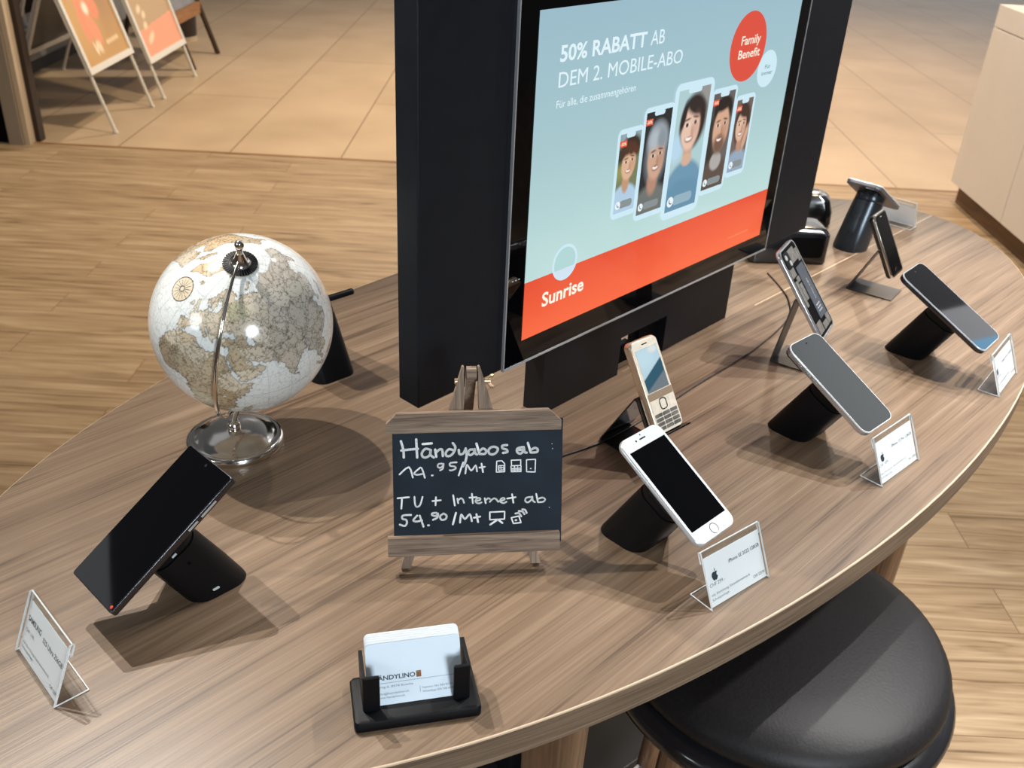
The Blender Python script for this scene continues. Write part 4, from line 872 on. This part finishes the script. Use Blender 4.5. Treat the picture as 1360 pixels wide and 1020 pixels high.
for (x0, x1, y0, y1) in ((-.031, -.012, .028, .062), (-.010, .020, .045, .066), (.022, .032, .040, .060), (-.031, -.022, -.02, .022), (-.019, -.008, -.012, .015), (-.031, -.010, -.066, -.048), (-.006, .014, -.066, -.056), (.017, .031, -.066, -.050), (-.02, -.008, .018, .026)):
    b = MB(); b.box(x0, x1, y0, y1, -.0012, .0001+random.random()*.0006); b.build('circuit_shield', M['board_chip'], ph, smooth=False, bevel=.0004)
b = MB(); b.box(-.034, .034, -.071, .071, -.0013, -.0009); b.build('circuit_board', M['deep_black'], ph, smooth=False)
bump = None
b = MB(); b.loft(slab(.024, .026, .006, -.0010, .0012, .0006, -.020, .0545)); bump = b.build('camera_module', M['black_plastic'], ph)
for x, y in ((-.0245, .060), (-.0155, .049)): disc('lens', bump, x, y, .0042, .001, .0020, M['silver'])

def sheet_stand(name, label, mx, prof, w, th, m, pad=None):
    r_ = thing(name, label, 'stand', mx, 'bent metal phone stands')
    return r_
def local_back(PM, t, RM, y): return RM.inverted() @ (PM @ Vector((0, y, -t)))
# stand of the opened phone
RM = Matrix.Translation((.4325, 1.332, TZ)) @ Matrix.Rotation(R(56), 4, 'Z')
s7 = thing('phone_stand', 'bent dark steel stand under the opened phone', 'stand', RM, 'bent metal phone stands')
b0 = local_back(P7, .0080, RM, -.020); b1 = local_back(P7, .0080, RM, .018)
b = MB(); b.sheet([(-.048, .0002), (.022, .0002)], -.037, .030, .0022); b.build('base_plate', M['dark_steel'], s7, smooth=False)
b = MB(); b.sheet([(.022, .0006), (.0232, .0016), ((b0.y+b1.y)/2-.001, (b0.z+b1.z)/2-.001)], -.037, -.002, .0022); b.build('arm', M['dark_steel'], s7, smooth=False)
b = MB(); b.sheet([(b0.y-.0004, b0.z-.0004), (b1.y-.0004, b1.z-.0004)], -.030, .022, -.0020 if False else .0020); b.build('mount_pad', M['black_plastic'], s7, smooth=False)

# small old phone
P8 = pose((.6480, 1.6130, .9790), 60.2, 54.5)
ph = thing('smartphone', 'small old smartphone with chrome rim and black screen on a thin folded stand', 'phone', P8, 'phones on display')
phone_body(ph, .0600, .1155, .0110, .0090, M['black_shiny'], .0045)
b = MB(); b.loft([[Vector((x, y, z)) for x, y in rrect(.0602-i*2, .1157-i*2, .0092-i)] for z, i in ((-.0032, 0), (-.0012, -.0001), (.0004, .0008), (.0004, .0032), (-.0004, .0034), (-.003, .0034))], closed=True); b.build('chrome_rim', M['chrome'], ph, angle=50)
plate('display', ph, .0545, .1098, .0065, -.0006, .0003, mat('dull_black_display', C(4, 4, 6), 0.12, spec=0.15)); plate('speaker_slot', ph, .0085, .0016, .0008, .0003, .0006, M['steel'], 0, .0500)
b = MB(); b.lathe([(.0044, .0002), (.0048, .0005), (.0052, .0005), (.0054, .0002)], 28); o = b.build('home_button', M['graphite'], ph); o.location = (0, -.0490, 0)
RM = Matrix.Translation((.6480, 1.6130, TZ)) @ Matrix.Rotation(R(54.5), 4, 'Z')
s8 = thing('phone_stand', 'thin folded steel stand with flat plate under the small old phone', 'stand', RM, 'bent metal phone stands')
b0 = local_back(P8, .0110, RM, -.012); b1 = local_back(P8, .0110, RM, .012)
b = MB(); b.sheet([(-.036, .0002), (.044, .0002)], -.034, .026, .0018); b.build('base_plate', M['dark_steel'], s8, smooth=False)
b = MB(); b.sheet([(.044, .0004), (.0455, .0018), (b0.y+.004, b0.z+.010), (b0.y+.001, b0.z+.012)], -.034, .010, .0018); b.build('arm', M['dark_steel'], s8, smooth=False)
b = MB(); b.sheet([(b0.y-.0004, b0.z-.0002), (b1.y-.0004, b1.z-.0002)], -.020, .020, .0020); b.build('mount_pad', M['black_plastic'], s8, smooth=False)

# gold keypad phone
P9 = pose((.1800, 1.0460, .9900), 57.7, 43.6)
ph = thing('keypad_phone', 'pale gold keypad phone with lit landscape screen leaning on a black stand', 'phone', P9, 'phones on display')
phone_body(ph, .0494, .1210, .0135, .0075, M['gold'], .0036)
plate('front_glass', ph, .0462, .1175, .0065, -.0002, .0004, M['cream'])
im = canvas(60, 40, (196, 226, 240)); a_ = 1.5
blob(im, a_, .25, .35, .5, .35, (206, 236, 248), .5); blob(im, a_, .75, .12, .2, .12, (240, 244, 240), .4)
X, Y = mesh_xy(60, 40, a_)
k = np.clip((Y-(1.02-.55*X))/.03, 0, 1)[..., None]; im = im*(1-k)+np.array(C(52, 96, 116)[:3])*k
k = np.clip((Y-(1.42-.50*X))/.05, 0, 1)[..., None]; im = im*(1-k)+np.array(C(120, 132, 140)[:3])*k
b = MB(); paint_grid(b, -.0195, .0195, -.0065, .0485, .0008, im); b.build('screen', attr_mat('lit_phone_screen', .12, .85), ph, smooth=False, attr=True)
plate('earpiece', ph, .0095, .0014, .0006, .0003, .0007, M['graphite'], 0, .0535)
plate('gold_band', ph, .0450, .0090, .001, .0003, .0007, M['gold'], 0, -.0120)
b = MB(); b.loft([[Vector((x, y, z)) for x, y in rrect(.0130-i*2, .0150-i*2, .0045-i)] for z, i in ((.0004, 0), (.0010, .0003), (.0010, .0012), (.0004, .0014))], caps=False); o = b.build('navigation_key', M['graphite'], ph); o.location = (0, -.0245, 0)
for i, x in enumerate((-.0160, .0160)):
    for y in (-.0205, -.0285): plate('soft_key', ph, .0110, .0060, .001, .0003, .0008, M['cream'], x, y)
for rr_ in range(4):
    for cc_ in range(3):
        plate('key', ph, .0128, .0044, .0010, .0003, .0009, M['key_metal'], -.0141+cc_*.0141, -.0365-rr_*.0056)
RM = Matrix.Translation((.1800, 1.0460, TZ)) @ Matrix.Rotation(R(43.6), 4, 'Z')
s9 = thing('phone_stand', 'black bent sheet stand with front ledge holding the gold keypad phone', 'stand', RM, 'bent metal phone stands')
q0 = RM.inverted() @ (P9 @ Vector((0, -.0625, -.0140))); q1 = RM.inverted() @ (P9 @ Vector((0, -.012, -.0140))); lip = RM.inverted() @ (P9 @ Vector((0, -.0625, .006)))
b = MB(); b.sheet([(lip.y, lip.z), (q0.y, q0.z), (q1.y, q1.z), (q1.y+.003, q1.z+.001), (.0560, .0020), (.0545, .0006)], -.030, .030, .0020); b.build('support', M['black_shiny'], s9, smooth=False, bevel=.0004)
b = MB(); b.sheet([(-.020, .0003), (.0545, .0003)], -.030, .030, .0020); b.build('base_plate', M['black_shiny'], s9, smooth=False, bevel=.0004)
rb = Vector((0, q1.y*.62+.056*.38, q1.z*.62+.002*.38)); 
b = MB(); dy = Vector((0, .0560-q1.y, .002-q1.z)).normalized(); nn = Vector((0, -dy.z, dy.y))
if nn.y < 0: nn = -nn
ring_ = [rb+Vector((-.008, 0, 0))+dy*y*1.0+Vector((x, 0, 0)) for x, y in rrect(.0035, .014, .0015, 4)]; b.loft([[p+nn*.0026 for p in ring_], [p+nn*.0020 for p in ring_]]); b.build('slot', M['led'], s9, smooth=False)

# ------------------------------------------------------------------ price signs
APPLE = [[(.50, .80), (.42, .84), (.30, .83), (.16, .72), (.12, .52), (.18, .28), (.32, .08), (.40, .06), (.50, .10), (.60, .06), (.68, .08), (.80, .24), (.86, .36), (.76, .44), (.72, .56), (.76, .68), (.84, .74), (.74, .83), (.62, .84)], [(.50, .88), (.51, .98), (.62, 1.10), (.66, 1.10), (.65, .99), (.57, .90)]]
def price_sign(label, clabel, x, y, yaw, tilt, w, h, title, price, total, logo='fruit', mirror=False):
    RM = place(x, y, TZ, R(yaw)); r_ = thing('price_sign_holder', label, 'sign holder', RM, 'clear acrylic price sign holders')
    ct, stt = math.cos(R(tilt)), math.sin(R(tilt)); P = lambda s, o=0: (ct*s+stt*o, stt*s-ct*o)
    b = MB(); prof = [P(h*.80, -.0), P(0.001), (.001, 0.0003), (.031, .0003)]
    top = [P(h*.80, .0036), P(h*.985, .0036), P(h, .0018), P(h*.985, 0), P(.0015), (.0012, .0003), (.031, .0003)]
    b.sheet(top, -w/2, w/2, -.0011, 0, 1); b.build('acrylic_holder', [M['acrylic'], M['acrylic_edge']], r_, smooth=False)
    e = MB()
    for s in (-1, 1):
        xx = s*(w/2); pts = [(xx, *P(h*.80, .0031)), (xx, *P(h*.985, .0031)), (xx, *P(h, .0018)), (xx, *P(h*.985, .0005)), (xx, *P(.0015, .0005)), (xx, .0012, .0009), (xx, .031, .0009)]
        e.tube(pts, .0006, 6)
    e.tube([(-w/2, .031, .0009), (w/2, .031, .0009)], .0006, 6); e.tube([(-w/2, *P(h, .0018)), (w/2, *P(h, .0018))], .0007, 6)
    e.build('polished_edge', M['acrylic_edge'], r_)
    # the printed slip inside
    KM = RM @ Matrix(((1, 0, 0, 0), (0, ct, -stt, stt*.0022), (0, stt, ct, -ct*.0022+.0002), (0, 0, 0, 1)))
    KM = RM @ Matrix.Translation((0, stt*.0021, -ct*.0021)) @ Matrix.Rotation(R(tilt), 4, 'X')
    c = MB(); ch = h*.875; cw = w-.003
    c.box(-cw/2, cw/2, .0022, ch, -.00025, 0, 0)
    z = .00012
    def tx(s_, u, v, cap, wd, mi, bold=0.0, al='LEFT'):
        V, Fc = text_geo(s_, cap, wd, bold, al); c.add([Vector((-w/2+u*w+a_, v*h+b_, z)) for a_, b_ in V], Fc, mi)
    if title:
        if logo == 'fruit':
            for poly in APPLE: c.add([Vector((-w/2+w*.10+px*h*.19, h*.43+py*h*.19, z)) for px, py in poly], [tuple(range(len(poly)))], 1)
            tx(title, .42, .595, h*.062, w*.535, 1, .008); tx(price, .06, .36, h*.062, w*.25, 2)
        else:
            tx('SAMSUNG', .06, .575, h*.085, w*.32, 1, .015); tx(title, .44, .535, h*.075, w*.48, 1, .012); tx(price, .06, .40, h*.055, w*.22, 2)
        tx('inkl. Einrichtung, Datenübernahme &', .06, .205, h*.042, w*.66, 2); tx('Schutzpackage', .06, .125, h*.042, w*.28, 2); tx(total, .77, .115, h*.052, w*.20, 1)
    o = c.build('price_slip', [M['paper'], M['ink'], M['ink_grey']], smooth=False); o.matrix_world = KM; tag(o, clabel, 'price card', 'printed price slips')
price_sign('acrylic sign holder in front of the white phone', 'price slip with dark fruit logo in the holder before the white phone', .254, .782, 39.5, 64.8, .091, .0645, 'iPhone SE 2022 128GB', 'CHF 299.-', 'CHF 329.90')
price_sign('acrylic sign holder in front of the grey-display phone', 'price slip with dark fruit logo in the holder before the grey-display phone', .502, 1.026, 44.0, 65.0, .0949, .0639, 'iPhone 15 Pro 128GB', 'CHF 1099.-', 'CHF 1129.90')
price_sign('acrylic sign holder at the far right edge, beside the large dark phone', 'price slip in the holder beside the large dark phone', .745, 1.278, 52.9, 66.3, .0973, .0648, 'iPhone 15 Pro 256GB', 'CHF 1199.-', 'CHF 1229.90')
price_sign('acrylic sign holder at the front left corner, before the black phone', 'price slip with bold capital heading in the holder before the black phone', -.420, .618, -45.0, 67.1, .0907, .0646, 'S25 Ultra 256GB', 'CHF 1199.-', 'CHF 1229.90', logo='text')
price_sign('acrylic sign holder turned away at the far end behind the silver-backed phone', 'blank back of a price slip in the far holder', 0.800, 1.990, 139, 65, .092, .064, '', '', '')

# ------------------------------------------------------------------ little chalkboard easel
BT = R(71.168); BYAW = R(8.214)
EM = place(-.031, .7955, TZ, BYAW); es = thing('chalkboard_easel', 'small wooden easel chalkboard with handwritten price offers', 'chalkboard', EM)
EP = Matrix.Rotation(BT, 4, 'X')          # board plane: x right, y up the board, z towards the viewer
def on_board(b, name, m, smooth=False, bevel=0, attr=False, **k):
    o = b.build(name, m, es, smooth=smooth, bevel=bevel); o.matrix_local = EP; return o
b = MB(); b.box(-.0831, .0950, .030, .166, -.0035, -.0005, 0)
STROKES = '''-743,1455 -719,1363 -716,1281|-586,1470 -582,1374 -578,1277|-740,1356 -662,1364 -569,1370|-519,1419 -426,1424|-441,1355 -491,1368 -527,1328 -523,1286 -485,1275 -446,1303 -437,1355 -441,1303 -406,1272|-391,1357 -380,1279|-382,1324 -348,1355 -319,1352 -312,1285|-197,1341 -247,1357 -280,1321 -274,1286 -233,1287 -197,1326 -182,1378 -208,1420|-146,1347 -139,1302 -103,1304 -74,1352|-74,1360 -64,1285 -82,1203 -104,1166|12,1345 -31,1344 -48,1307 -24,1287 12,1313 20,1350 27,1305 44,1292|39,1409 70,1296|70,1326 107,1355 140,1331 128,1297 78,1296|194,1367 165,1338 175,1296 216,1289 252,1313 262,1350 230,1369 194,1367|361,1385 310,1379 315,1349 354,1336 364,1310 318,1301|522,1358 471,1345 467,1307 501,1287 530,1313 537,1358 545,1305 567,1297|478,1329 515,1328|580,1402 611,1299|613,1326 654,1347 684,1331 677,1301 618,1296
-763,1100 -665,1176 -626,1063|-547,1168 -611,1110 -580,1091 -515,1101|-536,1164 -522,1134 -501,1056|-429,1079 -419,1079|-320,1203 -356,1201 -367,1174 -342,1159 -313,1180 -306,1202 -313,1150 -342,1132|-169,1213 -234,1208 -237,1178 -191,1169 -179,1146 -220,1128 -241,1130|-101,1211 -148,1070|-78,1090 -60,1183 -17,1119 30,1174 44,1109|92,1191 107,1100|70,1149 126,1156|*252,1213 306,1217 336,1183 336,1096 248,1095 252,1213|*272,1163 327,1165 327,1116 272,1113 272,1163|275,1140 327,1141|296,1162 298,1115|*406,1219 506,1220 506,1160 409,1158 406,1219|*403,1154 407,1094 510,1093 509,1157|406,1128 509,1130|439,1153 442,1095|474,1155 476,1096|404,1112 509,1112|*567,1219 663,1222 660,1083 569,1089 567,1219|610,1122 617,1122
-787,843 -669,851|-741,841 -750,728|-612,852 -606,769 -585,742 -552,767 -528,849|-388,841 -393,753|-425,800 -338,806|-207,856 -190,743|-163,818 -155,768|-156,798 -127,820 -105,804 -94,770|-10,865 0,762|-35,824 41,826|26,784 77,795 70,816 38,807 33,772 63,757 92,767|126,811 136,757|136,788 161,810 180,802|180,771 217,805 246,799 268,768|283,775 335,789 327,809 298,798 293,767 327,751 357,765|416,847 431,752|364,800 453,812|623,809 571,803 557,769 586,749 623,779 633,812 638,770 661,750|675,841 693,753|693,784 742,798 772,777 750,751 694,749
-651,656 -737,652 -738,614 -702,605 -695,567 -717,537 -768,554|-586,646 -627,598 -601,581 -536,591|-560,645 -543,592 -522,522|-474,535 -465,535|-383,669 -426,666 -429,645 -390,635 -368,661 -376,616 -420,594|-310,659 -347,630 -332,591 -289,597 -278,635 -310,659|-179,662 -212,536|-136,553 -123,640 -84,590 -33,641 -11,564|38,639 55,550|11,601 77,611|*180,656 338,658 336,574 180,572 180,656|262,569 185,518|269,569 314,531|*410,586 491,602 514,528 432,521 410,586|456,557 463,557|454,631 491,633 516,598|491,657 528,651 550,620|528,674 558,666 573,634|837,1387 839,1386|842,1334 844,1333|817,687 819,686'''
for li, line in enumerate(STROKES.split('\n')):
    for s in line.split('|'):
        sharp = s.startswith('*'); pts = [tuple(float(q)*1e-4 for q in p.split(',')) for p in s.lstrip('*').split()]
        if not sharp: pts = smooth_pts(pts)
        wd = .0025 if li == 0 else (.0018 if li < 3 else .0021)
        if sharp: wd = .0015
        if li == 1 and max(p[0] for p in pts) > .026: wd = .0012
        if len(pts) == 2 and abs(pts[0][0]-pts[1][0]) < .0003: wd = .0008
        V, Fc = strokes_geo([pts], wd); b.add([Vector((x, y, -.0003)) for x, y in V], Fc, 1)
on_board(b, 'slate', [M['blackboard'], M['chalk']])
def prism(pts, z0, z1): 
    q = MB(); q.loft([[Vector((x, y, z0)) for x, y in pts], [Vector((x, y, z1)) for x, y in pts]]); return q
on_board(prism([(-.0893, .1548), (.0924, .1552), (.0924, .1655), (.0795, .1772), (-.0785, .1756), (-.0893, .1650)], -.0035, .0055), 'header_rail', M['grey_wood'], bevel=.0005)
on_board(prism([(-.0896, .0222), (.0926, .0226), (.0924, .0432), (-.0896, .0430)], -.0035, .0070), 'ledge_rail', M['grey_wood'], bevel=.0005)
for s in (-1, 1):
    x0, x1, a0, a1 = s*.0665, s*.0050, s*.0770, s*.0094
    on_board(prism([(s*.0652-.0012, .0046), (s*.0755-.0012, .0046), (s*.0094-.0012, .2214), (s*.0084-.0012, .2224), (s*.0070-.0012, .2214), (s*.0078-.0012, .177)], -.0125, -.0040), 'front_leg', M['grey_wood_z'], bevel=.0004)
# rear leg, hinged between the front legs
hb = EP @ Vector((-.0005, .2185, -.008)); ft = Vector((0, hb.y+.088, 0.001))
b = MB(); d_ = (ft-hb).normalized(); nn = d_.cross(Vector((1, 0, 0)))
ring0 = [hb+Vector((sx*.0052, 0, 0))+nn*sy*.004 for sx, sy in ((-1, -1), (1, -1), (1, 1), (-1, 1))]; ring1 = [ft+Vector((sx*.0052, 0, 0))+nn*sy*.004+Vector((0, 0, .002)) for sx, sy in ((-1, -1), (1, -1), (1, 1), (-1, 1))]
b.loft([ring0, ring1]); b.build('rear_leg', M['grey_wood_z'], es, smooth=False)
b = MB(); b.box(-.0058, .0045, .2085, .2198, -.014, -.002); on_board(b, 'hinge_block', M['grey_wood'], bevel=.0006)
for s, x in ((-1, -.0150), (1, .0160)):
    b = MB(); b.lathe([(0, -.003), (.0032, -.003), (.0032, .003), (0, .003)], 14, 0, Matrix.Translation((x, .2060, -.008)) @ Matrix.Rotation(R(90), 4, 'Y'))
    if s > 0:
        for k in (-1, 1):
            b.tube([(x+.001, .2060+k*.002, -.008), (x+.004, .2060+k*.0055, -.006), (x+.0065, .2060+k*.0062, -.005)], [.0016, .0022, .0018], 8)
    on_board(b, 'wing_nut', M['brass'], smooth=True)

# ------------------------------------------------------------------ business card holder
HM = place(-.0728, .6160, TZ, R(14.3)); hd = thing('card_holder', 'black plastic business card holder on the front edge of the table', 'card holder', HM)
b = MB(); b.loft([[Vector((x, y, z)) for x, y in rrect(.113-2*i, .056-2*i, .004)] for z, i in ((0, .0005), (.001, 0), (.008, 0), (.0105, .0012), (.0112, .003))]); b.build('tray', M['black_plastic'], hd, angle=40)
for s in (-1, 1):
    b = MB(); b.box(min(s*.0325, s*.0475), max(s*.0325, s*.0475), -.0155, -.0125, .0108, .052)
    b.build('front_clip', M['black_plastic'], hd, smooth=False, bevel=.0012)
    b = MB(); xx = (s*.0445, s*.0477); pr = [(-.0140, .0108), (.0180, .0108), (.0250, .046), (.0190, .052), (-.004, .052), (-.0140, .052)]
    b.loft([[Vector((x, y, z)) for y, z in pr] for x in xx]); b.build('side_wall', M['black_plastic'], hd, smooth=False, bevel=.0004)
LEAN = 61
def card(y, dz, m, label, name='business_card', ink=False):
    Mx = HM @ Matrix.Translation((0, y, .0116+dz)) @ Matrix.Rotation(R(LEAN), 4, 'X'); c = MB(); 
    c.loft([[Vector((x, q+.0275, z)) for x, q in rrect(.0850, .0550, .0045, 6)] for z in (-.0004, 0)])
    if ink:
        z = .00012
        def tx(s_, u, v, cap, wd, mi, bold=0.0):
            V, Fc = text_geo(s_, cap, wd, bold); c.add([Vector((u+a_, v+b_, z)) for a_, b_ in V], Fc, mi)
        tx('HÄNDYLINO', -.0370, .0222, .0040, .0375, 1, .02)
        c.box(.0016, .0056, .0216, .0268, 0, z, 2); V, Fc = strokes_geo([[(.0016, .0216), (.0056, .0216), (.0056, .0268), (.0016, .0268), (.0016, .0216)], [(.0030, .0216), (.0030, .0255)], [(.0043, .0216), (.0043, .0255)], [(.0016, .0230), (.0056, .0230)], [(.0016, .0243), (.0056, .0243)], [(.0016, .0255), (.0056, .0255)]], .0004); c.add([Vector((a_, b_, z*1.5)) for a_, b_ in V], Fc, 1)
        V, Fc = strokes_geo([[(-.040, .0195), (.040, .0195)]], .0003); c.add([Vector((a_, b_, z)) for a_, b_ in V], Fc, 3)
        V, Fc = strokes_geo([[(.0040, .0075), (.0040, .0130)]], .0003); c.add([Vector((a_, b_, z)) for a_, b_ in V], Fc, 3)
        for s_, u, v, wd in (('Weg 6, 8574 Buechs', -.0340, .0152, .0320), ('info@handylino.ch', -.0340, .0092, .0280), ('www.handylino.ch', -.0340, .0058, .0240), ('Festnetz: 061 564 03 01', .0060, .0104, .0270), ('WhatsApp: 076 760 60 06', .0060, .0068, .0290)):
            tx(s_, u, v, .0018, wd, 3)
    o = c.build(name, [m, M['ink'], M['orange_ink'], M['ink_grey']], smooth=False); o.matrix_world = Mx; tag(o, label, 'business card', None if ink else 'business cards behind the front one'); return o
card(-.0108, 0, M['card'], 'pale blue printed business card at the front of the black holder', ink=True)
for k in range(5): card(-.0085+.0018*k, .0008+.0008*k, M['cardw'], 'plain white business card behind the printed one in the black holder')

# ------------------------------------------------------------------ black devices behind the screen
DKM = place(.505, 1.755, TZ, R(4)); dk = thing('charging_dock', 'black box-shaped dock with open front beside the right end of the screen', 'device', DKM)
b = MB(); W_, D_, H_ = .150, .085, .068
b.loft([[Vector((x, y, z)) for x, y in rrect(W_-2*i, D_-2*i, .012)] for z, i in ((0, .003), (.003, 0), (H_-.012, 0), (H_-.003, .006), (H_, .014))]); b.build('housing', M['black_shiny'], dk, angle=35)
b = MB(); b.loft([[Vector((x, y, z)) for x, z in rrect(.062, .040, .005, 6, .030, .034)] for y in (-D_/2-.0006, -D_/2+.004)]); b.build('opening', M['deep_black'], dk, smooth=False)
SM = place(.592, 1.975, TZ, R(-10)); sdv = thing('handset_base', 'glossy black faceted handset base peeking out behind the right edge of the screen', 'device', SM)
b = MB(); b.loft([[Vector((x, y, z)) for x, y in rrect(.120-2*i, .085-2*i, .016)] for z, i in ((0, .004), (.004, 0), (.030, .001), (.052, .008), (.060, .018))]); b.build('housing', M['black_shiny'], sdv, angle=30)
b = MB(); b.tube([(.028+.014*math.cos(R(a)), -.012+.006*math.sin(R(a)), .0592) for a in range(-80, 80, 10)], .0022, 8); b.build('glint_arc', M['silver'], sdv)  # silver tube stands in for a curved glint on the gloss
b = MB()
for x, y in ((.016, -.010), (.022, -.016), (.014, -.020)): b.lathe([(0, 0), (.0025, 0), (.0025, .0015), (0, .0015)], 12, 0, Matrix.Translation((x, y, .0585)))
b.build('button', M['silver'], sdv, smooth=False)  # pale discs stand in for small round glints

# ------------------------------------------------------------------ cable
def crom(P, k=8):
    P = [P[0]]+P+[P[-1]]; out = []
    for i in range(1, len(P)-2):
        a, b_, c, d = [np.array(P[i+j]) for j in (-1, 0, 1, 2)]
        for j in range(k):
            t_ = j/k; out.append(tuple(0.5*(2*b_+(c-a)*t_+(2*a-5*b_+4*c-d)*t_*t_+(3*b_-a-3*c+d)*t_**3)))
    return out+[tuple(P[-1])]
z = TZ+.0016
b = MB(); b.tube(crom([(.02, .995, z), (.0689, 1.0228, z), (.1326, 1.0700, z), (.205, 1.150, z), (.2744, 1.2323, z), (.3729, 1.3448, z), (.4516, 1.4613, z), (.4725, 1.5381, z), (.470, 1.60, z), (.46, 1.66, z)]), .0013, 8)
tag(b.build('cable', M['cable']), 'thin dark cable winding across the table top behind the phones', 'cable')
